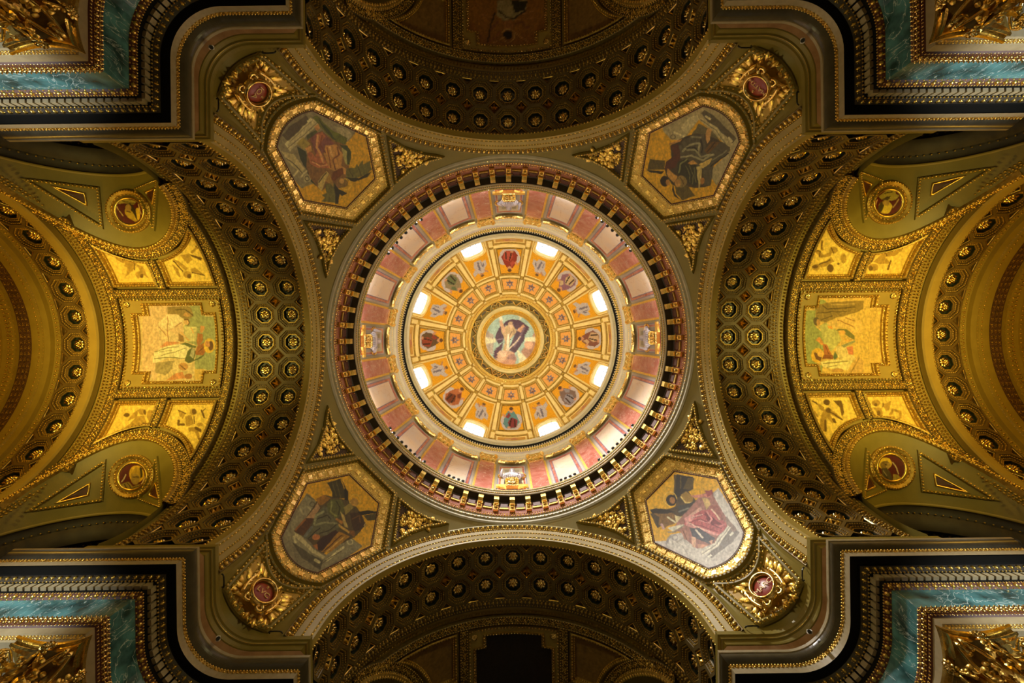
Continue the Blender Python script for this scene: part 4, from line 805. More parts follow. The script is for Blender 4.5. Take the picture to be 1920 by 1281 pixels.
for k in range(16):
    c = k * R22; niche = k % 4 == 0
    mb = MB()
    curved(mb, c - d2(6.4), c + d2(6.4), 40.1, 40.35, 10.75, .3); 
    X = np.array([-math.sin(c), math.cos(c), 0]); U_ = np.array([0, 0, 1.])
    for i in range(9):
        aa = c + d2(-5.6 + 1.4 * i); Zn = np.array([-math.cos(aa), -math.sin(aa), -.3]); mb.stamp(LEAF if i % 2 else DOT, cyl(10.78, aa, 39.85 + .22 * abs(i - 4) / 4), X, U_, Zn, .42 if i % 2 else .2)
    mb.tube([cyl(10.76, c + d2(-6.2 + 1.55 * i), 40.0 - .35 * math.sin(PI * i / 8)) for i in range(9)], .11, 5); part('gilt_garland', mb, GOLDB, wall)
    if not niche:
        mb = MB(); curved(mb, c - d2(6.5), c + d2(6.5), 32.2, Z1 - .25, 10.995, .03); q = part('grey_surround', mb, LILAC, wall)
        for nm, wd, top, R, m in (('blue_inlay', 5.7, 39.35, 10.98, BLUEM), ('red_marble_border', 5.45, 39.25, 10.965, REDM), ('blue_inner_line', 4.4, 38.75, 10.95, BLUEM), ('cream_marble_panel', 4.15, 38.62, 10.93, CREAMM)):
            mb = MB(); curved(mb, c - d2(wd), c + d2(wd), 32.2, top, R, .03); part(nm, mb, m, wall)
    else:
        for nm, wd, z0, top, R, m in (('blue_inlay', 6.0, 32.2, 39.4, 10.99, BLUEM), ('lilac_surround', 5.75, 32.2, 39.3, 10.975, LILAC), ('red_marble_border', 5.3, 32.2, 39.1, 10.96, REDM), ('gilt_line', 4.6, 33.5, 38.7, 10.945, GOLD), ('niche_field', 4.45, 33.5, 38.6, 10.93, PALE), ('niche_hollow', 3.1, 33.5, 38.0, 10.91, GREY)):
            mb = MB(); curved(mb, c - d2(wd), c + d2(wd), z0, top, R, .03); part(nm, mb, m, wall)
        s = SIDE[k // 4]
        con = thing('statue_console', 'gilded bracket console under the statue on the %s side of the drum' % s, 'console', tuple(cyl(10.6, c, 33.6)), 'gilded consoles under the drum statues')
        I = -cyl(1, c, 0); O = cyl(10.9, c, 0)
        def pt(x, i, z): return O + X * x + I * i + U_ * z
        def pc(x, i, z): return pt(x * .70, i * .6, 33.1 + (z - 33.4) * .62)
        mb = MB(); f = [(-1.0, 0, 34.2), (1.0, 0, 34.2)]
        for x0, x1, i0, z0, z1 in ((-.72, .72, .75, 35.0, 35.4), (-.62, .62, .62, 34.6, 35.0), (-.66, .66, .5, 33.5, 34.6)): mb.add([pc(x0, 0, z0), pc(x1, 0, z0), pc(x1, i0, z0), pc(x0, i0, z0), pc(x0, 0, z1), pc(x1, 0, z1), pc(x1, i0, z1), pc(x0, i0, z1)], [(0, 1, 2, 3), (4, 5, 6, 7), (3, 2, 6, 7), (0, 3, 7, 4), (1, 2, 6, 5)])
        part('console_block', mb, GOLD, con)
        for sg in (-1, 1):
            mb = MB(); sh = [(.6, 33.4), (1.0, 33.7), (1.2, 33.6), (1.45, 33.95), (1.7, 33.9), (1.72, 34.6), (.6, 34.6)]; n = len(sh)
            mb.add([pc(sg * x, .0, z) for x, z in sh] + [pc(sg * x, .25, z) for x, z in sh], [tuple(range(n)), tuple(range(n, 2 * n))] + [(i, (i + 1) % n, n + (i + 1) % n, n + i) for i in range(n)]); part('shaped_wing', mb, GOLD, con)
        mb = MB()
        for i in range(6): mb.stamp(DOT, pc(-.5 + .2 * i, .78, 35.15), X, U_, I, .1)
        mb.stamp(ROSE, pc(0, .56, 34.2), X, U_, I, .4)
        for i in range(7): mb.box(pc(-.54 + .18 * i, .52, 33.5), (.1, .1, .18), X, I, U_)
        part('console_carving', mb, GOLDB, con, stuff=True)
        # seated robed figure, one continuous body
        _pt = pt
        def pt(x, i, z): return _pt(x * 1.22, i * .8 - .05, 34.32 + (z - 35.4) * 1.28)
        st = thing('statue', 'silvery robed statue seated in the niche on the %s side of the drum' % s, 'statue', tuple(pt(0, .4, 35.4)), 'seated statues in the drum niches')
        mb = MB(); J = dict(p=(0, .15, 35.6), w=(0, .15, 36.2), c=(0, .15, 36.8), n=(0, .18, 37.15), h=(0, .25, 37.35), hd=(0, .30, 37.6), t=(0, .28, 37.8),
            sl=(-.42, .15, 36.95), el=(-.68, .35, 36.45), wl=(-.45, .62, 36.2), hl=(-.36, .70, 36.16), sr=(.42, .15, 36.95), e_r=(.72, .3, 36.6), wr=(.66, .6, 36.85), hr=(.64, .68, 36.98),
            kl=(-.34, .62, 35.85), fl=(-.34, .62, 35.45), kr=(.34, .66, 35.85), fr=(.38, .66, 35.45))
        E = [('p', 'w'), ('w', 'c'), ('c', 'n'), ('n', 'h'), ('h', 'hd'), ('hd', 't'), ('c', 'sl'), ('sl', 'el'), ('el', 'wl'), ('wl', 'hl'), ('c', 'sr'), ('sr', 'e_r'), ('e_r', 'wr'), ('wr', 'hr'), ('p', 'kl'), ('kl', 'fl'), ('p', 'kr'), ('kr', 'fr')]
        Rr = dict(p=.40, w=.30, c=.30, n=.11, h=.11, hd=.19, t=.1, sl=.17, el=.15, wl=.08, hl=.07, sr=.17, e_r=.15, wr=.08, hr=.07, kl=.22, fl=.2, kr=.22, fr=.2)
        names = list(J); 
        for hand, b0 in (('hl', 1), ('hr', 1)):
            for q in range(5):
                bx, by, bz = J[hand]; nm = hand + str(q); J[nm] = (bx + (-.06 + .03 * q), by + .06 + .02 * (q % 3), bz + (.1 if hand == 'hr' else .02)); Rr[nm] = .017; E.append((hand, nm)); names.append(nm)
        me = bpy.data.meshes.new('robed_body'); me.from_pydata([tuple(pt(*J[n]) - ORG[st.name]) for n in names], [(names.index(a), names.index(b)) for a, b in E], []); me.materials.append(SILVER)
        o = bpy.data.objects.new('robed_body', me); COL.objects.link(o); o.parent = st; mo = o.modifiers.new('skin', 'SKIN'); o.modifiers.new('sub', 'SUBSURF').levels = 1; o.modifiers['sub'].render_levels = 2
        for i, n in enumerate(names): me.skin_vertices[0].data[i].radius = (Rr[n] * 1.2,) * 2
        me.skin_vertices[0].data[0].use_root = True
        mb = MB(); H0 = pt(0, .30, 37.58)
        mb.stamp(DOT, H0 - I * .03 + U_ * .06, X * .24, I * .24, U_ * .24)
        for q in range(9): mb.tube([H0 + X * (.19 * math.cos(t)) + I * (.14 * math.sin(t) - .04) + U_ * dz for t, dz in ((PI * q / 8 + PI, .06), (PI * q / 8 + PI, -.1), (PI * q / 8 + PI, -.24))], .05, 5)
        part('hair', mb, SILVER, st, True)
        mb = MB(); mb.tube([H0 + I * .19 + U_ * .04, H0 + I * .24 - U_ * .03, H0 + I * .19 - U_ * .04], .025, 4)
        for sg in (-1, 1): mb.stamp(DOT, H0 + I * .175 + X * .07 * sg + U_ * .03, X, U_, I, .026); mb.stamp(DOT, H0 + X * .19 * sg, X * .4, U_, I, .05)
        mb.tube([H0 + I * .18 - U_ * .09 - X * .05, H0 + I * .19 - U_ * .095, H0 + I * .18 - U_ * .09 + X * .05], .014, 4); part('face', mb, SILVER, st)
        mb = MB()
        for q in range(9):
            x = -.62 + .155 * q; mb.tube([pt(x * .5, .36, 36.9), pt(x * .75, .46, 36.3), pt(x * .8, .70, 35.9), pt(x * .85, .72, 35.42)], [.04, .07, .08, .09], 5)
        part('robe_folds', mb, SILVER, st, True)
        for sg in (-1, 1): mb = MB(); mb.tube([pt(sg * (.62 + .28 * math.cos(t)), .06, 37.0 + .5 * math.sin(t)) for t in np.linspace(-1.6, 2.2, 10)], .07, 5); part('gilt_wing', mb, GOLD, st, True)
# upper ring cornice
uc = thing('upper_ring_cornice', 'inner ring cornice with fine dark bead rows just under the painted dome', 'cornice', (0, 0, 41))
mb = MB(); lathe(mb, [(11.0, 41.2), (10.92, 41.3), (10.9, 41.75), (10.84, 41.8), (10.84, 42.3), (10.7, 42.4)]); part('architrave', mb, PALE, uc)
mb = MB(); lathe(mb, [(10.7, 42.4), (10.62, 42.5), (10.6, 42.8)]); part('frieze_line', mb, LILAC, uc)
mb = MB(); lathe(mb, [(10.6, 42.8), (10.48, 42.9), (10.36, 43.0)]); part('bed_moulding', mb, OLIVE, uc)
mb = MB(); lathe(mb, [(10.36, 43.0), (10.30, 43.02), (10.12, 43.05), (10.08, 43.1)]); part('underside', mb, SHADOW, uc)
mb = MB(); lathe(mb, [(10.08, 43.1), (10.05, 43.35), (10.0, 43.42), (9.98, 43.8), (10.1, 43.9), (10.62, 44.0), (10.62, 46.4)]); part('upper_fascia', mb, GREY, uc)
mb = MB(); lathe(mb, [(10.62, 46.3), (10.56, 46.5), (10.56, 46.8), (10.5, 46.9), (10.52, 47.2), (10.60, 47.3), (10.62, 47.45)]); part('dome_springing', mb, PALE, uc)
mb = MB(); string(mb, ringfr(10.6, 42.86), 0, 0, .22, DOT, .08); string(mb, ringfr(10.44, 42.95), 0, 0, .22, DOT, .09); string(mb, ringfr(10.04, 43.4), 0, 0, .2, BEAD, .035); string(mb, ringfr(10.88, 41.8), 0, 0, .2, BEAD, .05); part('bead_rows', mb, GOLD, uc, stuff=True)
mb = MB(); curved_ = [(10.5 + .0 * t, 0, 0) for t in (0,)]; string(mb, ringfr(10.34, 43.0), 0, -.02, .24, (boxT()[0] * [.6, .8, .6], boxT()[1]), .2); part('dentils', mb, CORNL, uc, stuff=True)
# black lamp heads along the parapet
for c0, n, st_, wh in ((45, 9, 2.3, 'lower right'), (135, 9, 2.3, 'lower left'), (225, 8, 2.6, 'upper left'), (315, 8, 2.6, 'upper right'), (112, 4, 1.9, 'bottom left'), (68, 4, 1.9, 'bottom right')):
    for i in range(n):
        a = d2(c0 + (i - (n - 1) / 2) * st_); P = cyl(10.56, a, 31.98)
        o_ = thing('parapet_lamp', 'small round black lamp head in the %s row on the drum gallery parapet' % wh, 'lamp', tuple(P), 'black lamp heads, %s row of the parapet' % wh)
        mb = MB(); mb.stamp(DOT, P + (0, 0, .16), np.array([1., 0, 0]), np.array([0, 1., 0]), np.array([0, 0, 1.]), .13); part('lamp_head', mb, BLACK, o_, True); mb = MB(); mb.tube([P, P + (0, 0, .14)], .04, 5); part('foot', mb, BLACK, o_)
# ================================================================== dome
RD, ZD = 10.62, 47.45
def dome(th, ph, h=0.): return np.stack([(RD - h) * np.cos(ph) * np.cos(th), (RD - h) * np.cos(ph) * np.sin(th), ZD + (RD - h) * np.sin(ph)], -1)
def ndome(P): return unit(np.array([0, 0, ZD]) - P)
_ph = np.linspace(-.1, 1.3, 600); _rp = F * RD * np.cos(_ph) / (ZD + RD * np.sin(_ph))
def ph_r(r): return float(np.interp(-r, -_rp[50:], _ph[50:]))
def frd(pts, step=.25, closed=True, inward=True, h=0.):         # pts (theta, px radius)
    q = densify([(t * 10, r / 10.) for t, r in pts], step, closed); th = q[:, 0] / 10; ph = np.array([ph_r(r * 10) for r in q[:, 1]]); P = dome(th, ph, h); return pframe(P, ndome(P), closed, inward)
PHT = ph_r(84.)
dm = thing('dome', 'golden painted dome with sixteen cream ribs and eight arched windows', 'dome', (0, 0, ZD))
WW, WB, WT = 1.12, -.15, 1.95              # window half width, foot, spring of its rounded head (metres up the shell)
def win_outline(g=0.):
    w_, r = WW + g, .85 + g; top = 3.35 + g; p = [(w_, WB), (w_, top - r)]
    p += [(w_ - r + r * math.cos(t), top - r + r * math.sin(t)) for t in np.linspace(0, PI / 2, 7)[1:]]
    return p + [(-x, y) for x, y in p[::-1]]
def wpos(c, x, y, h=0.): ph = y / RD; return dome(c + x / (RD * math.cos(ph)), ph, h)
for k in range(16):
    c = k * R22; win = k % 2 == 1; mb = MB(); W = win_outline(.0)
    def surf(u, v): return dome(u, v)
    nu, nv = 40, 56; u = np.linspace(c - R22 / 2, c + R22 / 2, nu + 1); v = np.linspace(-.02, PHT, nv + 1)
    U, V = np.meshgrid(u, v, indexing='ij'); uc_, vc_ = np.meshgrid((u[1:] + u[:-1]) / 2, (v[1:] + v[:-1]) / 2, indexing='ij')
    ins = np.ones(uc_.shape, bool)
    if win: ins = ~inpoly((uc_ - c) * RD * np.cos(vc_), vc_ * RD, W)
    idx = np.arange(U.size).reshape(U.shape); I, J = np.nonzero(ins); mb.add(dome(U.ravel(), V.ravel()), [tuple(f) for f in np.stack([idx[I, J], idx[I + 1, J], idx[I + 1, J + 1], idx[I, J + 1]], 1).tolist()])
    part('dome_shell', mb, CREAM, dm, True)
# ribs: gold ground with raised cream strip and bead edges
for k in range(16):
    c = (k + .5) * R22; q = [(c, r) for r in np.linspace(193, 84, 40)]; fr = frd(q, closed=False, inward=False)
    mb = MB(); P, N, S, cl = fr; wd = np.linspace(1., .62, len(P))[:, None]; S2 = S * wd; f2 = (P, N, S2, cl)
    sweep(mb, f2, [(-.44, 0), (-.43, .1), (.43, .1), (.44, 0)]); rb = part('rib', mb, OLDGOLD, dm)
    mb = MB(); sweep(mb, f2, [(-.24, .09), (-.22, .2), (.22, .2), (.24, .09)]); part('cream_strip', mb, CREAM, rb)
    mb = MB(); string(mb, f2, -.34, .11, .17, BEAD, .05); string(mb, f2, .34, .11, .17, BEAD, .05); part('gilt_beads', mb, GOLDB, rb, stuff=True)
def hband(name, r0, r1, th=None):
    for k in (range(16) if th is None else th):
        c = k * R22; q = [(c + t, (r0 + r1) / 2) for t in np.linspace(-R22 / 2, R22 / 2, 9)]; fr = frd(q, closed=False, inward=False)
        m_ = (r0 + r1) / 2; w_ = np.linalg.norm(dome(0., ph_r(r1)) - dome(0., ph_r(r0))) / 2
        mb = MB(); sweep(mb, fr, [(-w_, 0), (-w_ + .02, .08), (w_ - .02, .08), (w_, 0)]); o = part('ring_band', mb, OLDGOLD, dm)
        mb = MB(); sweep(mb, fr, [(-w_ * .5, .07), (-w_ * .45, .17), (w_ * .45, .17), (w_ * .5, .07)]); part('cream_strip', mb, CREAM, o)
hband('a', 123, 116); hband('b', 92, 85); hband('c', 183, 173, range(0, 16, 2))
mb = MB()
for k in range(16):
    for r in (178, 119.5, 88.5):
        P = dome((k + .5) * R22, ph_r(r)); N = ndome(P); X = unit(np.cross(N, [0, 0, 1])); mb.box(P + N * .12, (.5 if r > 100 else .36, .5 if r > 100 else .3, .26), X, np.cross(N, X), N); mb.stamp(ROSE, P + N * .24, X, np.cross(N, X), N, .2)
part('gilt_crossing_block', mb, OLDGOLD, dm, stuff=True)
def art_panel(c, hw0, r0, r1, nm, art, bg, cut=None, R=.03):
    # painted field between px radii r0 > r1, half widths tapering with the ribs
    a0, a1 = c - R22 / 2 + .0, c + R22 / 2
    nr, na = max(4, int((r0 - r1) / 1.2)), 34
    rs = np.linspace(r0, r1, nr); G = []
    for r in rs:
        ph = ph_r(r); w_ = R22 / 2 - (.62 - .2 * (193 - r) / 110) / (RD * math.cos(ph)); G.append(dome(np.linspace(c - w_, c + w_, na), np.full(na, ph), R))
    G = np.array(G); mb = MB()
    if cut is not None:
        idx = np.arange(nr * na).reshape(nr, na); cen = (G[1:, 1:] + G[:-1, :-1]) / 2; ph = np.arcsin(np.clip((cen[..., 2] - ZD) / (RD - R), -1, 1)); th = np.arctan2(cen[..., 1], cen[..., 0]); dth = (th - c + PI) % (2 * PI) - PI
        ins = ~inpoly(dth * RD * np.cos(ph), ph * RD, cut); I, J = np.nonzero(ins); mb.add(G.reshape(-1, 3), [tuple(f) for f in np.stack([idx[I, J], idx[I + 1, J], idx[I + 1, J + 1], idx[I, J + 1]], 1).tolist()])
    else: mb.grid(G)
    ctr = topx(dome(c, ph_r((r0 + r1) / 2.))); q = topx(dome(c, ph_r(r0))) - topx(dome(c, ph_r(r1))); q /= np.linalg.norm(q); t = np.array([-q[1], q[0]])
    loc_art = [(a[0], a[1]) + tuple(a[2:]) for a in art]
    P = np.vstack(mb.v); pp = topx(P) - ctr; X = pp @ t; Y = pp @ q
    C = np.tile(lin(bg), (len(P), 1))
    for a in art:
        if a[0] == 'p': m = inpoly(X, Y, a[2])
        elif a[0] == 'e': m = ((X - a[2]) / a[4]) ** 2 + ((Y - a[3]) / a[5]) ** 2 < 1
        C[m] = lin(a[1])
    return part(nm, mb, PICTURE, dm, cols=C)
def scl(q, L): return [(a[0], a[1], [(x * q, y * q) for x, y in a[2]]) if a[0] == 'p' else (a[0], a[1], a[2] * q, a[3] * q, a[4] * q, a[5] * q) for a in L]
def seated(cloud, robe, r2, skin, s):
    return scl(1.2, [('e', cloud, 0, 9, 15, 11), ('e', cloud, -10 * s, 2, 7, 9), ('e', cloud, 11 * s, 3, 6, 8), ('e', cloud, 0, 18, 8, 5),
            ('p', robe, [(-13, 6), (-8, -6), (-3, -12), (5, -12), (10, -4), (13, 8), (8, 15), (-6, 15)]),
            ('p', r2, [(-8 * s, 14), (-10 * s, 2), (0, -2), (6 * s, 6), (2 * s, 15)]), ('p', r2, [(3 * s, -10), (9 * s, -3), (5 * s, 0), (1 * s, -4)]),
            ('p', '#2a1a18', [(-1 * s, 0), (1 * s, 0), (4 * s, 12), (2 * s, 12)]), ('p', skin, [(8 * s, -5), (13 * s, -8), (14 * s, -6), (10 * s, -1)]), ('p', '#3a2018', [(-6 * s, 2), (-4 * s, 2), (-5 * s, 13), (-7 * s, 13)]),
            ('e', skin, 0, -13, 3.2, 4.2), ('e', '#5a3a20', 0, -15.5, 3.2, 2.6), ('e', skin, 4 * s, 14, 2.5, 1.8)])
def angelart(w_, d_, skin, s):
    return [('p', w_, [(-13 * s, 4), (-6 * s, -2), (-3 * s, 4), (-9 * s, 11), (-14 * s, 12)]), ('p', w_, [(13 * s, -8), (5 * s, -3), (7 * s, 4), (14 * s, -2)]),
            ('p', w_, [(-5, -6), (5, -6), (9, 6), (6, 15), (-5, 15), (-9, 7)]), ('p', d_, [(-3, 0), (0, -2), (2, 12), (-1, 13)]), ('p', d_, [(4, 2), (6, 4), (5, 13), (4, 12)]), ('p', d_, [(-9 * s, 5), (-5 * s, 2), (-8 * s, 9)]),
            ('e', skin, s, -8.5, 2.6, 3.2), ('e', '#6a4a28', s, -10.5, 2.6, 1.8), ('p', skin, [(5, -5), (10, -9), (11, -7), (6, -2)])]
CHER = [('p', '#77707c', [(-9 * math.sin(i * PI / 3 + .5 * q), 9 * math.cos(i * PI / 3 + .5 * q)) if not odd else (-4 * math.sin(i * PI / 3 + .52), 4 * math.cos(i * PI / 3 + .52)) for i in range(6) for odd in (0, 1) for q in (0,)]),
        ('e', '#5c5260', 0, 1, 4.2, 3.6), ('e', '#c99a74', 0, .5, 2.6, 3), ('e', '#7a4a30', 0, 2.2, 2.4, 1.4)]
ROB = [('#6c4a3a', '#9a6a50'), ('#8a8a92', '#6a5a60'), ('#4f7a80', '#7c3038'), ('#9a5a34', '#6c3424'), ('#5a4030', '#9a8a5a'), ('#6a5a4a', '#8a4a30'), ('#8a2f22', '#b0584a'), ('#84607a', '#b09470')]
ROBE = {0: ('#7a4a3c', '#b89a78'), 2: ('#76605a', '#8a8694'), 4: ('#5a8488', '#7a3038'), 6: ('#a8623c', '#6c3424'), 8: ('#5c4630', '#8a3a28'), 10: ('#8a7a5c', '#5f6a48'), 12: ('#8a2f22', '#a8483a'), 14: ('#80586a', '#b8a07a')}
OCB = '#d99a18'
for k in range(16):
    c = k * R22; s = 1 if k % 4 < 2 else -1
    art_panel(c, 0, 114.5, 94, 'cherub_panel', CHER, '#e0a04a')
    if k % 2 == 0: 
        a_, b_ = ROBE[k]; art_panel(c, 0, 171.5, 125, 'prophet_panel', seated('#b9aeb0', a_, b_, '#c08a68', s), OCB)
        art_panel(c, 0, 189.5, 184.5, 'scene_strip', [('e', '#a86a50', -6, 0, 7, 1.6), ('e', '#c0a090', 7, 0, 6, 1.4)], '#b98a3a')
    else: art_panel(c, 0, 172, 125, 'angel_panel', [(a[0], a[1], [(x, y - 6) for x, y in a[2]]) if a[0] == 'p' else (a[0], a[1], a[2], a[3] - 6, a[4], a[5]) for a in scl(1.15, angelart('#b3a9a8', '#6d6470', '#b08060', s))], OCB, cut=win_outline(.42))
    for r0, r1 in ((114.5, 94),) + (((171.5, 125),) if k % 2 == 0 else ()):
        pts = []
        for r, sg in ((r0, -1), (r0, 1), (r1, 1), (r1, -1)):
            ph = ph_r(r); w_ = R22 / 2 - (.62 - .2 * (193 - r) / 110) / (RD * math.cos(ph)); pts.append((c + sg * w_, r))
        mb = MB(); fr = frd(pts); sweep(mb, fr, [(-.1, 0), (-.09, .08), (.03, .1), (.05, .02)]); string(mb, fr, -.03, .1, .2, BEAD, .04); part('panel_frame', mb, OLDGOLD, dm)
# windows
for n_, k in enumerate(range(1, 16, 2)):
    c = k * R22; wn = thing('window_%d' % (n_ + 1), 'arched dome window', None, tuple(dome(c, .15)), structure=True); del wn['label']
    fr_pts = win_outline(0)
    P = np.array([wpos(c, x, y) for x, y in fr_pts]); N = ndome(P); fr = pframe(P, N, False, False)
    C_ = wpos(c, 0, 1.2); sgn = 1 if ((C_ - P[3]) * fr[2][3]).sum() < 0 else -1
    mb = MB(); sweep(mb, fr, [(sgn * b, h) for b, h in ((.0, -.05), (.0, .12), (.16, .16), (.30, .14), (.40, 0))]); part('window_frame', mb, CREAM, wn)
    mb = MB(); string(mb, fr, sgn * .33, .13, .16, BEAD, .055); string(mb, fr, sgn * .14, .17, .16, BEAD, .04); part('gilt_frame_beads', mb, GOLDB, wn, stuff=True)
    er_ = np.array([math.cos(c), math.sin(c), 0]); ou = er_ * .14
    mb = MB(); mb.grid(np.stack([P, P + ou - N * .05], 1)); part('reveal', mb, CREAM, wn)
    V = [wpos(c, x * 1.02, y * 1.01) + ou for x, y in fr_pts]; mb = MB(); mb.add(V, [tuple(range(len(V)))]); part('pane', mb, GLASS, wn)
    for x in (-.56, 0, .56):
        mb = MB(); mb.tube([wpos(c, x, WB) + ou * .92, wpos(c, x, 1.4) + ou * .92, wpos(c, x, 3.25) + ou * .92], .028, 4); part('glazing_bar', mb, BLACK, wn)
    for y in (.8, 1.7, 2.55):
        mb = MB(); mb.tube([wpos(c, x, y) + ou * .92 for x in (-1.1, -.5, 0, .5, 1.1)], .022, 4); part('glazing_bar', mb, BLACK, wn)
    mb = MB(); mb.tube([wpos(c, x * .8, y * .93) + ou * .92 for x, y in fr_pts], .024, 4); part('glazing_bar', mb, BLACK, wn)
# ------------------------------------------------------------------ lantern
R84, Z84 = RD * math.cos(PHT), ZD + RD * math.sin(PHT)
lan = thing('lantern', 'gilded ring lantern at the crown of the dome, pierced by eight round holes', 'lantern', (0, 0, Z84))
mb = MB(); lathe(mb, [(R84 + .05, Z84 - .05), (R84 - .1, Z84 - .12), (R84 - .22, Z84 + .05), (R84 - .4, Z84 + .02), (R84 - .5, Z84 + .2), (R84 - .6, Z84 + .2)], 96); part('oculus_ring', mb, OCHRE, lan, True)
mb = MB(); string(mb, ringfr(R84 - .3, Z84 - .02), 0, .02, .22, BEAD, .09); string(mb, ringfr(R84 - .08, Z84 - .12), 0, 0, .2, BEAD, .05); part('oculus_beads', mb, GOLDB, lan, stuff=True)
RL0, ZL0, RL1, ZL1 = R84 - .6, Z84 + .2, 4.62, 62.2
mb = MB(); lathe(mb, [(RL0, ZL0), (RL1, ZL1)], 96); part('lantern_wall', mb, OLIVE, lan, True)
def lw(a, t, h=0.): r = RL0 + (RL1 - RL0) * t - h; return cyl(r, a, ZL0 + (ZL1 - ZL0) * t)
for k in range(8):
    a = k * PI / 4; X = np.array([-math.sin(a), math.cos(a), 0]); I = -cyl(1, a, 0); U_ = unit(lw(a, 1) - lw(a, 0))
    P = lw(a, .30, .04); mb = MB(); mb.add([P] + [P + X * .40 * math.cos(t) + U_ * 1.15 * math.sin(t) for t in np.arange(16) * PI / 8], [(0, i + 1, (i + 1) % 16 + 1) for i in range(16)]); part('round_opening', mb, BLACK, lan)
    mb = MB(); mb.tube([P + X * .46 * math.cos(t) + U_ * 1.3 * math.sin(t) for t in np.linspace(0, 2 * PI, 17)], .07, 5)
    for s_ in (-1, 1):
        pts = [lw(a + s_ * (.10 + .58 * t / 2), .3 + .35 * math.sin(t * PI * 2) , .1) for t in np.linspace(0, 1, 16)]; mb.tube(pts, .085, 5)
        mb.tube([lw(a + s_ * (.33 + .045 * math.cos(t)), .5 + .22 * math.sin(t), .1) for t in np.linspace(0, 5, 12)], .06, 5)
    part('scrolled_ornament', mb, GOLDB, lan)
mb = MB(); lathe(mb, [(RL1, ZL1), (4.5, 62.1), (4.38, 62.3), (4.2, 62.35), (4.15, 62.7)], 96); part('pale_ring', mb, CREAM, lan, True)
mb = MB(); lathe(mb, [(4.15, 62.7), (4.05, 62.75), (3.75, 63.1), (3.6, 63.6), (3.52, 63.7)], 96); string(mb, ringfr(3.86, 63.0), 0, .02, .36, ROSE, .17); string(mb, ringfr(3.55, 63.6), 0, 0, .2, BEAD, .06); string(mb, ringfr(4.1, 62.75), 0, 0, .2, BEAD, .06); part('wreath_ring', mb, GOLD, lan)
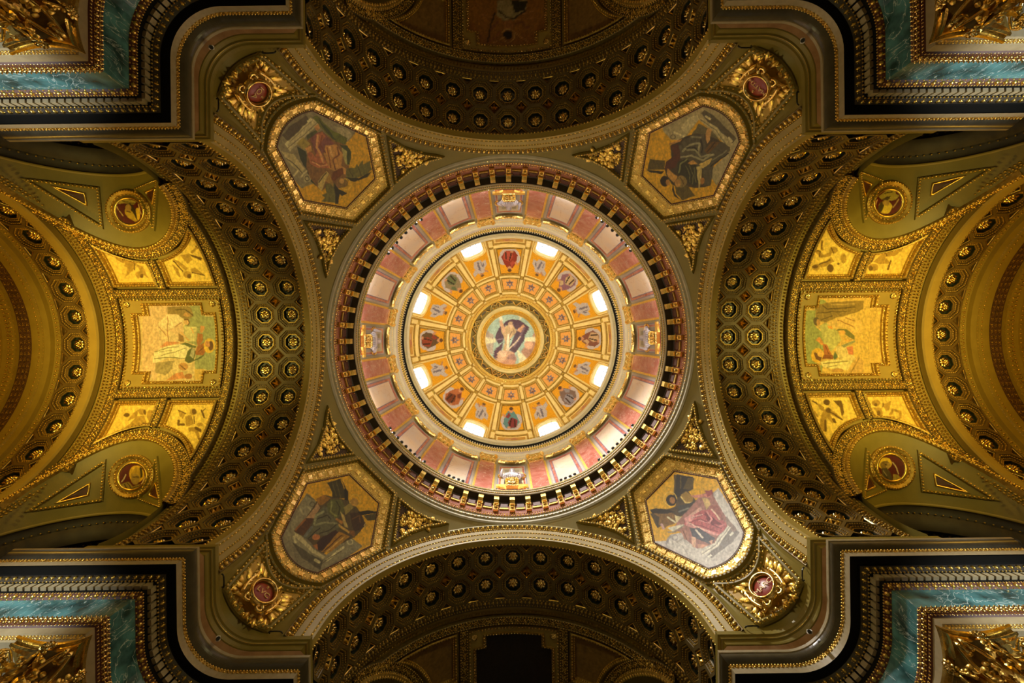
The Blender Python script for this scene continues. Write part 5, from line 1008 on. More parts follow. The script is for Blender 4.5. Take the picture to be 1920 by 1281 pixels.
# ================================================================== painted pictures (flat pictures on the walls, colour stored per vertex)
def picture(name, parent, surf, poly, du, dv, k, art, bg, o, s, tint=(1, 1, 1)):
    mb = MB(); patch(mb, surf, poly, du, dv); P = np.vstack(mb.v); C = paint(rz(P, k * PI / 2), art, bg, o, s, tint); return part(name, mb, PICTURE, parent, cols=C)
GB = '#e4ae1a'
A_TL = [('p', '#8e857a', [(40, 560), (60, 420), (230, 220), (505, 80), (990, 360), (940, 440), (880, 500), (700, 560), (520, 950), (380, 1010), (250, 860)]), ('p', '#978d84', [(110, 560), (230, 350), (505, 150), (960, 390), (940, 440), (880, 500), (760, 500), (520, 220), (330, 530), (400, 780), (480, 900), (380, 1000), (250, 860)]),
 ('p', '#b9ada0', [(740, 330), (900, 370), (930, 430), (870, 490), (790, 440)]), ('p', '#5a5048', [(170, 430), (230, 350), (430, 210), (480, 290), (230, 490)]), ('p', '#cdc2b2', [(200, 530), (490, 240), (575, 300), (250, 612)]), ('l', '#7d7266', [(225, 575), (400, 430), (560, 280)], 5), ('l', '#8d8276', [(210, 545), (500, 262)], 4),
 ('p', '#e0d8cc', [(435, 275), (480, 240), (500, 262), (455, 300)]), ('p', '#e0d8cc', [(195, 525), (235, 485), (255, 505), (215, 550)]),
 ('p', '#6a7030', [(500, 230), (545, 205), (700, 370), (880, 460), (860, 530), (760, 520), (640, 400)]), ('p', '#3d4824', [(560, 240), (640, 330), (760, 480), (720, 470), (620, 360)]),
 ('p', '#27361f', [(330, 550), (420, 600), (480, 740), (600, 890), (540, 985), (480, 930), (430, 800), (370, 700)]), ('p', '#c8b9a0', [(150, 600), (300, 640), (410, 790), (380, 850), (250, 740)]), ('l', '#6d6458', [(215, 680), (320, 760), (390, 850)], 6), ('l', '#d8ccba', [(300, 870), (340, 810)], 10), ('l', '#d8ccba', [(380, 880), (430, 820)], 10),
 ('e', '#b9ae9c', 442, 900, 42, 42), ('r', '#5f584a', 442, 900, 24, 24, .2), ('p', '#9a8f80', [(370, 960), (470, 930), (500, 950), (400, 1005)]),
 ('p', '#8a6444', [(420, 560), (470, 420), (600, 380), (760, 500), (880, 540), (930, 620), (900, 760), (880, 860), (860, 980), (780, 1010), (700, 960), (600, 1040), (540, 980), (480, 900), (430, 780), (440, 640)]), ('p', '#84505a', [(470, 420), (600, 390), (740, 520), (700, 560), (560, 660), (520, 620)]), ('p', '#bb705a', [(540, 420), (600, 390), (640, 440), (560, 560), (640, 700), (690, 790), (560, 780), (480, 740), (440, 620), (470, 600), (530, 670), (550, 560)]),
 ('p', '#d09862', [(640, 540), (760, 530), (830, 640), (820, 760), (880, 800), (860, 860), (760, 820), (690, 800), (620, 640)]), ('l', '#e0a884', [(560, 430), (545, 560), (620, 720)], 12), ('l', '#7d4030', [(600, 430), (590, 540), (640, 620)], 6), ('l', '#8a4a30', [(660, 560), (680, 660), (700, 780)], 6), ('l', '#f0c090', [(690, 560), (720, 660)], 12), ('l', '#7d4830', [(770, 560), (790, 640), (725, 700), (750, 800)], 7), ('l', '#9c5c40', [(480, 700), (560, 740), (640, 740)], 7), ('l', '#e8b08a', [(500, 720), (590, 765), (660, 750)], 6),
 ('p', '#b9b080', [(820, 560), (870, 600), (900, 760), (860, 740), (830, 650)]), ('p', '#3d4a24', [(790, 530), (880, 540), (930, 620), (910, 740), (880, 750), (870, 600)]), ('p', '#cf9970', [(520, 330), (570, 300), (580, 350), (550, 390)]), ('p', '#4c5238', [(430, 430), (540, 370), (560, 390), (450, 480)]),
 ('p', '#ad9a5c', [(330, 520), (400, 450), (480, 520), (400, 590)]), ('p', '#d8a070', [(420, 570), (480, 540), (490, 600), (440, 620)]),
 ('p', '#6f6a3c', [(870, 790), (960, 780), (990, 740), (1000, 770), (1045, 700), (1055, 745), (1130, 700), (1150, 800), (1100, 850), (980, 900), (870, 900)]), ('p', '#2c2a18', [(860, 890), (1000, 900), (1150, 820), (1100, 890), (960, 940), (880, 920)]), ('l', '#4c4826', [(900, 800), (940, 880)], 5), ('l', '#4c4826', [(1000, 780), (1030, 870)], 5),
 ('p', '#6f6a3c', [(640, 960), (740, 960), (760, 1170), (600, 1150), (640, 1110), (600, 1080), (650, 1060)]), ('p', '#262416', [(740, 950), (800, 1030), (785, 1180), (750, 1180)]), ('p', '#262416', [(760, 1000), (880, 1060), (820, 1090), (770, 1050)]),
 ('r', '#f0cc60', 865, 965, 58, 58, .07), ('p', '#74401e', [(720, 830), (830, 780), (840, 850), (740, 930), (700, 920)]), ('p', '#d3bb86', [(560, 930), (650, 820), (680, 850), (640, 930), (600, 1040), (560, 990)]), ('l', '#4a3820', [(570, 940), (650, 840)], 7), ('e', '#8a6a38', 838, 955, 52, 46), ('e', '#d8a870', 822, 930, 26, 30), ('p', '#b08a50', [(690, 850), (720, 940), (730, 1000), (700, 960), (640, 930)])]
A_TR = [('p', '#a89a8c', [(310, 390), (300, 340), (760, 60), (1060, 220), (1230, 510), (900, 980), (800, 850), (1050, 590), (700, 260), (540, 470)]), ('p', '#b3a698', [(310, 390), (500, 250), (760, 130), (1150, 510), (900, 960), (800, 850), (1050, 590), (700, 260), (540, 470), (480, 480), (400, 480)]), ('p', '#d2c6b8', [(500, 350), (590, 230), (680, 210), (700, 260), (560, 410)]), ('r', '#6a6054', 420, 445, 26, 24, .22), ('l', '#d8ccbc', [(430, 390), (560, 460)], 10),
 ('p', '#5c544c', [(720, 190), (760, 150), (860, 210), (1110, 460), (1060, 520), (1000, 440), (830, 330)]), ('p', '#d9cec0', [(775, 205), (835, 245), (820, 265), (760, 225)]), ('p', '#d9cec0', [(1030, 440), (1070, 490), (1050, 510), (1010, 460)]),
 ('p', '#6b6350', [(700, 300), (840, 380), (940, 500), (760, 480), (620, 420)]), ('p', '#c9bdab', [(700, 262), (720, 238), (900, 345), (1055, 560), (1020, 592), (880, 400)]), ('l', '#7d7266', [(715, 262), (880, 370), (1030, 580)], 5),
 ('p', '#463a2c', [(390, 545), (480, 480), (560, 440), (650, 410), (780, 420), (950, 500), (1045, 570), (860, 770), (830, 980), (760, 1000), (640, 1000), (540, 990), (460, 1000), (400, 960), (350, 880), (320, 800), (400, 680)]), ('p', '#56514c', [(540, 480), (650, 420), (760, 420), (780, 560), (950, 500), (1045, 560), (1040, 600), (860, 770), (820, 980), (760, 980), (740, 800), (600, 760), (500, 680), (480, 560)]), ('p', '#6b4e28', [(760, 600), (840, 500), (930, 500), (800, 640)]), ('l', '#3a2a18', [(790, 610), (870, 510)], 6),
 ('l', '#a09a92', [(520, 600), (600, 530), (710, 520), (690, 620)], 11), ('l', '#9a948c', [(570, 590), (660, 590), (720, 665), (830, 640)], 10), ('l', '#26221e', [(560, 565), (650, 560), (690, 600)], 7), ('l', '#26221e', [(720, 480), (745, 560), (730, 620)], 9), ('l', '#a8a29a', [(500, 665), (620, 655), (740, 700), (860, 640)], 10), ('l', '#8e8880', [(620, 440), (720, 450)], 9), ('l', '#26221e', [(830, 770), (1030, 620)], 6), ('l', '#8a847c', [(850, 700), (1000, 600)], 8),
 ('p', '#542a1c', [(390, 545), (480, 530), (500, 680), (440, 780), (360, 820), (320, 800), (340, 720), (430, 650)]), ('p', '#c89058', [(370, 520), (520, 470), (500, 500), (400, 535)]), ('p', '#d0a074', [(780, 380), (800, 345), (842, 370), (822, 480), (790, 520), (775, 480)]),
 ('p', '#2f3024', [(470, 720), (560, 680), (680, 760), (690, 960), (640, 990), (580, 950), (540, 880), (460, 850)]), ('l', '#7d8060', [(480, 840), (500, 740), (570, 690)], 8), ('l', '#6a6a50', [(600, 760), (640, 860), (630, 960)], 5), ('l', '#6a6a50', [(560, 760), (600, 860), (600, 940)], 5), ('l', '#6a6a50', [(650, 780), (665, 940)], 5),
 ('p', '#d0bc92', [(670, 770), (730, 760), (730, 900), (700, 1040), (690, 900)]), ('p', '#cf9c62', [(580, 730), (640, 700), (690, 740), (620, 750)]), ('p', '#d8bc80', [(700, 740), (850, 680), (820, 740), (740, 790)]), ('e', '#b07844', 740, 930, 26, 38),
 ('p', '#5a4c20', [(165, 685), (240, 700), (330, 700), (320, 800), (140, 810)]), ('p', '#221a0e', [(130, 810), (320, 820), (290, 850), (180, 840)]), ('p', '#5e5024', [(440, 980), (580, 980), (660, 1090), (520, 1140), (450, 1060)]), ('p', '#241c10', [(420, 960), (440, 1060), (500, 1140), (430, 1090), (410, 1020)]), ('p', '#cf9c5c', [(360, 790), (430, 850), (470, 880), (430, 950), (380, 900), (350, 850)]),
 ('e', '#2c1c10', 325, 930, 46, 60), ('e', '#c08850', 360, 945, 20, 30), ('e', '#8f7850', 512, 935, 56, 66), ('e', '#c0905a', 470, 950, 30, 44), ('l', '#5a4428', [(500, 890), (530, 960)], 6)]
A_BL = [('p', '#857e7e', [(60, 785), (380, 320), (460, 380), (500, 440), (300, 740), (600, 1000), (880, 810), (990, 900), (530, 1240), (200, 1080)]), ('p', '#938d8c', [(125, 785), (380, 340), (460, 380), (500, 440), (400, 560), (250, 740), (230, 800), (580, 1010), (770, 830), (880, 820), (970, 910), (530, 1165)]), ('p', '#54504f', [(215, 850), (460, 1010), (560, 1050), (530, 1160), (330, 1030)]), ('l', '#c9c2ba', [(240, 800), (260, 850)], 18), ('l', '#c9c2ba', [(470, 1050), (515, 1070)], 16),
 ('p', '#c6beb6', [(240, 740), (270, 740), (350, 820), (440, 920), (580, 1010), (560, 1040), (430, 960), (250, 790)]), ('r', '#6a6460', 440, 440, 24, 24, .25), ('l', '#6a6460', [(380, 345), (460, 390)], 6), ('r', '#d0c8c0', 855, 850, 30, 28, .2), ('l', '#d6cfc8', [(600, 1060), (780, 910)], 14), ('l', '#6a6460', [(560, 1080), (760, 950)], 5), ('l', '#b9b1aa', [(310, 490), (340, 550)], 10), ('l', '#b9b1aa', [(390, 470), (430, 520)], 9),
 ('p', '#564838', [(370, 590), (490, 400), (560, 340), (760, 380), (860, 400), (960, 520), (1030, 660), (900, 800), (740, 880), (560, 980), (490, 940), (400, 830), (240, 740)]), ('p', '#b89488', [(400, 560), (500, 420), (520, 480), (460, 590), (370, 590)]), ('p', '#a0702e', [(480, 380), (560, 340), (640, 380), (560, 440), (520, 450)]), ('p', '#54321a', [(370, 590), (450, 590), (400, 700), (340, 780), (240, 730), (330, 660)]), ('l', '#a0653a', [(360, 610), (260, 720)], 10),
 ('p', '#64645e', [(560, 460), (640, 480), (700, 600), (740, 700), (700, 760), (520, 790), (400, 820), (350, 810), (450, 650), (480, 540)]), ('l', '#989a90', [(460, 650), (480, 560), (560, 520)], 12), ('l', '#8d8f86', [(470, 670), (580, 640), (700, 650)], 11), ('l', '#34342f', [(500, 600), (600, 560), (640, 600)], 7), ('l', '#34342f', [(520, 760), (640, 720), (700, 660)], 6), ('l', '#6f7488', [(360, 790), (430, 690)], 14), ('l', '#2e2c30', [(400, 810), (520, 700)], 6),
 ('p', '#5d5f3e', [(640, 390), (760, 390), (800, 480), (760, 560), (700, 600), (620, 540), (590, 450)]), ('l', '#8e9064', [(650, 420), (640, 520), (700, 570)], 9), ('l', '#2f301e', [(700, 410), (740, 480), (720, 560)], 6),
 ('p', '#33191a', [(560, 790), (700, 720), (730, 760), (600, 940), (500, 940), (490, 860)]), ('e', '#c27a5a', 485, 800, 42, 30), ('p', '#a86a44', [(440, 890), (500, 870), (500, 940)]), ('p', '#ad7e34', [(540, 960), (730, 740), (850, 790), (720, 900), (650, 960)]), ('l', '#5a3a18', [(570, 950), (760, 780)], 7), ('l', '#d8b070', [(600, 955), (790, 800)], 7),
 ('p', '#3c341c', [(600, 200), (650, 190), (740, 160), (830, 380), (660, 370), (650, 300), (640, 280), (620, 240)]), ('p', '#17140d', [(750, 160), (830, 300), (830, 400), (790, 390), (790, 260)]), ('l', '#5c5430', [(660, 210), (700, 350)], 6), ('l', '#5c5430', [(700, 200), (750, 360)], 6),
 ('r', '#e8c050', 905, 395, 58, 62, .07), ('p', '#9a8a5c', [(780, 480), (860, 420), (890, 480), (800, 560)]), ('e', '#c0924e', 900, 415, 42, 46), ('p', '#b07a44', [(700, 590), (780, 630), (760, 660), (690, 610)]), ('p', '#cfa868', [(720, 650), (850, 740), (840, 760), (730, 690)]), ('p', '#c9b080', [(740, 520), (780, 560), (830, 700), (790, 680)]),
 ('p', '#3f2817', [(850, 540), (960, 520), (1000, 620), (1030, 660), (960, 720), (900, 740), (870, 640)]), ('p', '#8a5a34', [(840, 720), (900, 730), (900, 800), (850, 760)]), ('p', '#c9b080', [(1000, 670), (1025, 640), (1015, 700)]), ('l', '#6a4626', [(880, 600), (950, 560), (970, 640)], 7), ('p', '#1c170f', [(930, 520), (1050, 505), (1140, 520), (1140, 545), (1040, 550), (980, 560)]), ('p', '#4a4022', [(1000, 560), (1140, 545), (1140, 610), (1040, 620)])]
A_BR = [('p', '#ccc4c6', [(970, 325), (1280, 780), (1200, 1000), (1060, 1140), (830, 1240), (240, 900), (400, 900), (450, 830), (600, 800), (900, 600), (880, 420)]), ('p', '#d6d0d2', [(970, 345), (1210, 780), (1050, 1000), (830, 1165), (400, 930), (450, 830), (520, 830), (600, 900), (700, 970), (780, 1000), (1100, 760), (1030, 640), (950, 500), (880, 420)]), ('p', '#8c8484', [(900, 1090), (850, 1060), (1110, 760), (1100, 720), (1200, 800), (1140, 900)]), ('p', '#9a8480', [(1030, 640), (1070, 640), (1180, 780), (1120, 800), (1080, 730)]), ('p', '#f0ece8', [(1090, 830), (1125, 795), (1135, 815), (1105, 850)]), ('p', '#f0ece8', [(850, 1070), (890, 1045), (905, 1060), (870, 1085)]),
 ('p', '#efe9e4', [(780, 1020), (920, 930), (1080, 730), (1110, 750), (960, 970), (800, 1060)]), ('l', '#a49c9c', [(790, 1045), (940, 950), (1095, 745)], 5), ('l', '#a49ca4', [(400, 930), (450, 850)], 12), ('r', '#a8a0a8', 500, 862, 28, 30, .22), ('l', '#b0a8a8', [(520, 910), (610, 860)], 9), ('l', '#b0a8a8', [(880, 410), (960, 350)], 10), ('r', '#a8a0a0', 912, 452, 24, 26, .25), ('l', '#b4acac', [(640, 1040), (570, 950)], 4),
 ('p', '#4c3c20', [(490, 170), (700, 200), (700, 330), (640, 360), (700, 420), (770, 520), (640, 610), (540, 640), (300, 760), (230, 600), (400, 560), (500, 520), (520, 440), (480, 420)]), ('p', '#2a2010', [(520, 170), (700, 200), (680, 330), (600, 360), (540, 420), (490, 420)]), ('p', '#5a4818', [(640, 210), (710, 210), (690, 320), (640, 340), (590, 330)]), ('l', '#6a5620', [(560, 200), (560, 320)], 6), ('r', '#f0cc60', 445, 440, 70, 72, .05), ('p', '#9a782e', [(560, 400), (620, 360), (700, 420), (690, 480), (600, 480)]), ('l', '#d8bc70', [(560, 420), (610, 480), (700, 480)], 8), ('e', '#241608', 460, 455, 56, 60), ('e', '#a8743c', 470, 455, 28, 36),
 ('p', '#3b3832', [(520, 520), (620, 500), (740, 450), (770, 520), (640, 600), (560, 610)]), ('l', '#7d7a72', [(540, 580), (650, 540), (750, 500)], 8), ('p', '#84602c', [(230, 580), (420, 560), (540, 640), (520, 700), (400, 750), (370, 770), (320, 720), (330, 640)]), ('p', '#2c2010', [(220, 560), (340, 540), (500, 580), (420, 600), (250, 600)]), ('l', '#c9a0a0', [(350, 720), (370, 765)], 14), ('l', '#e8dcc0', [(420, 640), (500, 700)], 9), ('p', '#d8c8a0', [(500, 620), (600, 640), (560, 700), (510, 700)]),
 ('p', '#a87672', [(640, 560), (780, 400), (900, 345), (930, 430), (1050, 640), (1075, 740), (980, 840), (930, 930), (740, 980), (640, 900), (560, 800), (480, 780), (520, 700)]), ('p', '#c0646e', [(600, 650), (760, 570), (900, 560), (1050, 700), (1070, 740), (980, 830), (800, 780), (650, 740), (600, 720)]), ('p', '#e2a0a4', [(600, 650), (700, 600), (720, 640), (660, 700), (800, 760), (980, 830), (960, 845), (780, 795), (620, 735)]), ('p', '#7a2e3c', [(820, 580), (860, 600), (930, 660), (1020, 720), (900, 720), (850, 680)]), ('l', '#e0989c', [(850, 580), (900, 660), (870, 700), (760, 670)], 9), ('l', '#8e3c48', [(640, 700), (780, 660), (850, 690)], 6), ('l', '#d08088', [(960, 740), (1040, 720)], 9), ('l', '#8e3c48', [(660, 720), (800, 740), (960, 800)], 5), ('l', '#8e3c48', [(700, 640), (820, 610), (860, 650)], 5), ('l', '#eab4b4', [(680, 640), (800, 610)], 6), ('l', '#7a2e3c', [(900, 720), (1000, 760)], 6), ('l', '#f0c8c4', [(640, 700), (760, 760), (880, 800)], 6), ('p', '#e0b0a8', [(650, 620), (780, 520), (790, 560), (700, 610)]),
 ('p', '#cc8578', [(660, 400), (830, 390), (900, 350), (880, 420), (720, 430)]), ('p', '#9a4a4c', [(820, 350), (900, 340), (915, 385), (850, 420)]), ('p', '#d8b880', [(790, 430), (860, 440), (890, 500), (840, 560)]), ('p', '#a26460', [(870, 520), (960, 500), (1020, 660), (980, 680)]), ('l', '#e6c6b8', [(900, 560), (980, 660)], 8), ('p', '#b8867a', [(560, 770), (640, 790), (660, 890), (600, 880)]), ('l', '#8a5a50', [(580, 780), (630, 880)], 6),
 ('p', '#565664', [(650, 760), (760, 760), (940, 870), (920, 920), (870, 930), (700, 860)]), ('l', '#e6dcd8', [(720, 780), (800, 860)], 9), ('p', '#e8bca8', [(680, 850), (730, 860), (720, 970), (690, 960)]), ('p', '#cf9a88', [(740, 930), (860, 940), (800, 980), (750, 975)]), ('p', '#e0b09c', [(870, 900), (920, 890), (900, 940)]), ('p', '#e4ddd0', [(420, 760), (560, 720), (600, 720), (480, 795)]), ('l', '#8e8478', [(420, 800), (500, 800), (590, 730)], 7)]
for k, (A, o) in enumerate(((A_BR, (1180, 860)), (A_BL, (510, 870)), (A_TL, (500, 180)), (A_TR, (1190, 180)))):
    picture('mosaic_picture', PEND[k], lambda u, v: psph(u, v, .07), HEXP, 1.0, 1.0, k, A, GB, o, 5.82, (1.05, 1.08, .95 if k == 0 else .62))  # tint puts warm lamp light into the colours, less in the daylit lower right
A_L = [('p', '#dabc98', [(60, 260), (220, 100), (600, 100), (700, 600), (400, 720), (250, 1240), (60, 1080)]), ('p', '#99a070', [(760, 100), (980, 100), (1000, 270), (1180, 270), (1200, 1080), (850, 1060), (840, 1000), (870, 700), (690, 640), (680, 430), (800, 230)]), ('p', '#cfc894', [(690, 420), (880, 420), (850, 640), (690, 640)]), ('l', '#d8a868', [(790, 440), (820, 520)], 8),
 ('p', '#907c4c', [(430, 120), (770, 120), (830, 260), (760, 310), (640, 300), (600, 240), (440, 230)]), ('l', '#5c4c28', [(560, 170), (700, 170), (820, 250)], 8), ('e', '#c99c64', 720, 245, 46, 32), ('p', '#ead9b4', [(430, 240), (600, 250), (670, 300), (650, 370), (540, 430), (430, 470), (300, 560), (290, 380)]), ('p', '#e0c8a0', [(300, 400), (560, 540), (600, 650), (400, 660), (310, 580)]), ('l', '#a8714a', [(440, 260), (430, 460), (450, 640)], 6), ('l', '#a8714a', [(300, 420), (420, 560)], 5), ('l', '#a8714a', [(540, 420), (640, 360)], 7),
 ('e', '#dcb480', 722, 350, 42, 42), ('l', '#6a4a20', [(690, 315), (740, 315), (765, 365), (740, 395)], 9), ('p', '#8a6a40', [(590, 520), (670, 560), (680, 650), (600, 640)]), ('p', '#e0b478', [(600, 490), (650, 500), (770, 630), (740, 640), (680, 560)]), ('p', '#d0906a', [(300, 740), (420, 640), (640, 660), (700, 650), (400, 715)]),
 ('p', '#a0926a', [(250, 960), (540, 930), (510, 1060), (400, 1150), (250, 1110)]), ('p', '#e9e2bc', [(210, 960), (230, 800), (400, 720), (680, 670), (780, 740), (690, 910), (420, 890), (260, 965)]), ('l', '#76743c', [(240, 900), (400, 880), (690, 900)], 6), ('l', '#76743c', [(240, 800), (420, 740), (600, 720)], 6), ('l', '#76743c', [(340, 850), (560, 800), (700, 740)], 5), ('l', '#76743c', [(300, 800), (500, 780)], 4),
 ('p', '#5e6c40', [(630, 680), (700, 655), (860, 710), (860, 740), (760, 730)]), ('p', '#4f5c34', [(740, 780), (800, 730), (860, 790), (830, 920), (1000, 820), (940, 890), (750, 970), (690, 940)]), ('p', '#a8a890', [(800, 740), (850, 760), (820, 900), (770, 860)]), ('p', '#a0602c', [(870, 720), (1000, 640), (1040, 740), (960, 850), (850, 840)]), ('l', '#5c3014', [(900, 800), (1000, 700)], 6), ('p', '#a86a36', [(880, 520), (960, 530), (970, 620), (890, 720), (865, 650)]), ('p', '#c9925a', [(930, 400), (990, 410), (990, 450), (950, 520), (920, 510)]),
 ('e', '#e0b840', 1060, 710, 85, 108), ('e', '#5c3410', 1078, 710, 40, 70), ('e', '#c98c58', 1030, 680, 35, 46), ('e', '#e0ca98', 560, 1030, 58, 92), ('e', '#c09058', 665, 1020, 72, 56), ('l', '#6e4a28', [(620, 1000), (700, 1060)], 8), ('e', '#a06e40', 745, 1170, 58, 45), ('p', '#cf8c5c', [(560, 1120), (660, 1100), (700, 1200), (400, 1230)]), ('p', '#cfae5c', [(840, 1060), (980, 1060), (980, 1220), (830, 1220)])]
A_R = [('p', '#97a05c', [(110, 260), (300, 250), (310, 80), (450, 100), (480, 140), (320, 260), (300, 480), (480, 640), (600, 780), (340, 1000), (300, 1200), (400, 1200), (420, 1080), (300, 1060), (110, 1060)]), ('p', '#c2bf74', [(380, 480), (480, 440), (640, 560), (700, 700), (620, 800), (560, 880), (430, 740)]),
 ('p', '#8f7636', [(310, 220), (360, 170), (560, 130), (1040, 110), (1030, 240), (800, 330), (640, 360), (480, 440), (390, 420), (320, 360)]), ('l', '#5c4818', [(420, 190), (500, 240), (900, 200)], 9), ('l', '#5c4818', [(340, 300), (520, 280), (780, 270)], 8), ('l', '#5c4818', [(400, 400), (560, 340)], 8), ('l', '#b89c58', [(560, 170), (900, 160)], 8), ('e', '#5a4c30', 328, 420, 50, 62), ('e', '#c09050', 355, 432, 30, 44),
 ('p', '#e6c06c', [(480, 450), (640, 380), (840, 330), (1000, 420), (1000, 600), (860, 600), (760, 500), (640, 520), (590, 520)]), ('l', '#a06a28', [(640, 400), (760, 450), (880, 500)], 6), ('l', '#a06a28', [(760, 370), (900, 420)], 6), ('p', '#e6a046', [(490, 480), (550, 490), (585, 540), (500, 530)]), ('p', '#6a6e38', [(620, 560), (650, 530), (780, 540), (900, 640), (900, 700), (820, 660), (680, 560)]), ('e', '#e6b058', 712, 592, 50, 36), ('p', '#e0a850', [(700, 640), (780, 700), (870, 680), (820, 720), (760, 720)]),
 ('p', '#e8d28c', [(620, 800), (780, 790), (920, 990), (780, 1040), (650, 960), (620, 860)]), ('p', '#d07c54', [(780, 810), (880, 790), (880, 930), (810, 920)]), ('p', '#92966a', [(700, 780), (900, 700), (920, 730), (740, 820)]), ('e', '#e0b02c', 340, 930, 97, 108), ('p', '#6a4014', [(290, 900), (310, 880), (400, 960), (390, 1030), (320, 980)]), ('e', '#e2b058', 385, 910, 40, 45),
 ('p', '#bb6c30', [(420, 760), (480, 770), (570, 940), (440, 920)]), ('l', '#7a3c14', [(460, 790), (520, 920)], 6), ('p', '#de9848', [(320, 700), (370, 650), (440, 760), (400, 780)]), ('p', '#8e4c1e', [(440, 920), (580, 930), (580, 990), (400, 990)]), ('p', '#e8da94', [(390, 1040), (600, 990), (880, 1010), (800, 1160), (540, 1130), (410, 1090)]), ('l', '#7e7030', [(430, 1060), (600, 1040), (800, 1020)], 6), ('l', '#7e7030', [(480, 1110), (640, 1080)], 5), ('p', '#5c7450', [(580, 960), (610, 870), (650, 960), (600, 1000)]), ('e', '#b88c48', 640, 1158, 92, 30), ('p', '#cfa860', [(800, 1190), (940, 950), (1040, 1020), (1020, 1190)]), ('l', '#8e6e30', [(850, 1180), (970, 970)], 7)]
A_T = [('l', '#d8a860', [(880, 640), (600, 780)], 8), ('l', '#b07040', [(760, 560), (560, 760)], 12), ('l', '#d8a860', [(1000, 560), (1250, 760)], 8), ('l', '#c08a4c', [(1000, 300), (1350, 200)], 8), ('l', '#c08a4c', [(1000, 350), (1350, 320)], 8), ('l', '#c08a4c', [(640, 300), (420, 280)], 8), ('p', '#b5a878', [(680, 0), (1250, 0), (1200, 180), (1000, 350), (800, 370), (680, 260)]), ('p', '#3c3824', [(930, 0), (1250, 20), (1180, 190), (1020, 230)]), ('l', '#4c4028', [(720, 200), (860, 320), (1000, 320), (1200, 200)], 14), ('p', '#b07840', [(760, 370), (1000, 370), (960, 540), (840, 540)]), ('r', '#d8b060', 890, 640, 118, 118, .06), ('e', '#2a2018', 890, 630, 85, 80), ('l', '#8e5c34', [(1020, 430), (1130, 390), (1200, 490), (1260, 490)], 20), ('l', '#4a3820', [(650, 230), (560, 520), (520, 760)], 16), ('l', '#8e5c34', [(700, 400), (580, 530)], 22)]
A_B = [('p', '#8a8270', [(430, 120), (520, 80), (560, 300), (460, 300)]), ('e', '#9a8a70', 490, 70, 40, 36), ('l', '#8a8270', [(380, 130), (600, 130)], 14)]
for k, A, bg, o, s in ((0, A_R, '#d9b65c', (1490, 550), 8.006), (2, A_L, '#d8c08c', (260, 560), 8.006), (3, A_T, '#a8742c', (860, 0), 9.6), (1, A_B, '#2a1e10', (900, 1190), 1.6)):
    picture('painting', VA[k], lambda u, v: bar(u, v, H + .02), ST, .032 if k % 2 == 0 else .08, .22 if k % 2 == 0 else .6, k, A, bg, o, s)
def fig(c, d, L): return [(a[0], {'a': c, 'b': d}[a[1]]) + tuple(a[2:]) for a in L]
K_ = '#b08c36', '#6a4c16'
F_TL = fig(*K_, [('p', 'a', [(90, 150), (420, 320), (460, 390), (420, 430), (320, 380), (240, 290)]), ('l', 'b', [(95, 160), (300, 270), (430, 330)], 12), ('p', 'a', [(450, 340), (520, 340), (620, 400), (560, 540), (440, 640), (470, 500), (430, 470)]), ('p', 'a', [(600, 440), (700, 480), (790, 660), (660, 560)]), ('e', 'a', 650, 600, 55, 55), ('e', 'b', 690, 620, 26, 36), ('e', 'b', 710, 370, 60, 30), ('e', 'a', 690, 390, 55, 45), ('l', 'b', [(570, 440), (580, 530)], 9),
 ('p', 'a', [(1260, 310), (1400, 280), (1440, 380), (1380, 440)]), ('p', 'b', [(1400, 290), (1600, 350), (1580, 390), (1440, 330)]), ('p', 'a', [(1150, 370), (1240, 400), (1380, 500), (1350, 540), (1250, 470)]), ('l', 'b', [(1160, 400), (1300, 550)], 10), ('p', 'a', [(1420, 520), (1480, 490), (1620, 610), (1440, 570)]), ('l', 'b', [(1440, 570), (1620, 612)], 8), ('e', 'a', 1370, 600, 62, 56), ('e', 'b', 1395, 620, 30, 40), ('e', 'b', 1515, 190, 30, 34), ('p', 'a', [(1130, 430), (1240, 520), (1270, 640), (1240, 640)]), ('l', 'a', [(1440, 260), (1500, 210)], 20)])
F_BL = fig(*K_, [('e', 'a', 690, 255, 52, 50), ('e', 'b', 735, 260, 20, 40), ('p', 'a', [(600, 330), (720, 310), (760, 430), (620, 520), (520, 560), (490, 470)]), ('p', 'a', [(560, 280), (640, 235), (620, 330), (470, 400)]), ('e', 'b', 460, 310, 50, 30), ('e', 'a', 810, 310, 45, 78), ('l', 'b', [(840, 250), (850, 330), (820, 390)], 9), ('p', 'a', [(500, 440), (560, 540), (300, 620), (180, 700), (320, 570)]), ('l', 'b', [(180, 700), (330, 580), (430, 520)], 9), ('l', 'b', [(700, 430), (780, 440)], 12),
 ('e', 'a', 1450, 255, 40, 50), ('e', 'b', 1475, 250, 34, 46), ('p', 'a', [(1330, 320), (1430, 300), (1470, 440), (1360, 480)]), ('p', 'a', [(1230, 230), (1340, 270), (1300, 360), (1250, 320)]), ('l', 'b', [(1235, 235), (1340, 280)], 9), ('l', 'b', [(1240, 390), (1235, 450), (1320, 445)], 18), ('p', 'a', [(1380, 490), (1520, 490), (1560, 660), (1530, 670), (1480, 560), (1390, 560)]), ('l', 'b', [(1500, 500), (1560, 540)], 22), ('e', 'a', 1560, 450, 44, 32), ('l', 'b', [(1580, 240), (1620, 340)], 14), ('l', 'b', [(1640, 215), (1590, 260)], 8), ('l', 'b', [(1470, 330), (1480, 430)], 9), ('e', 'b', 1560, 665, 30, 12)])
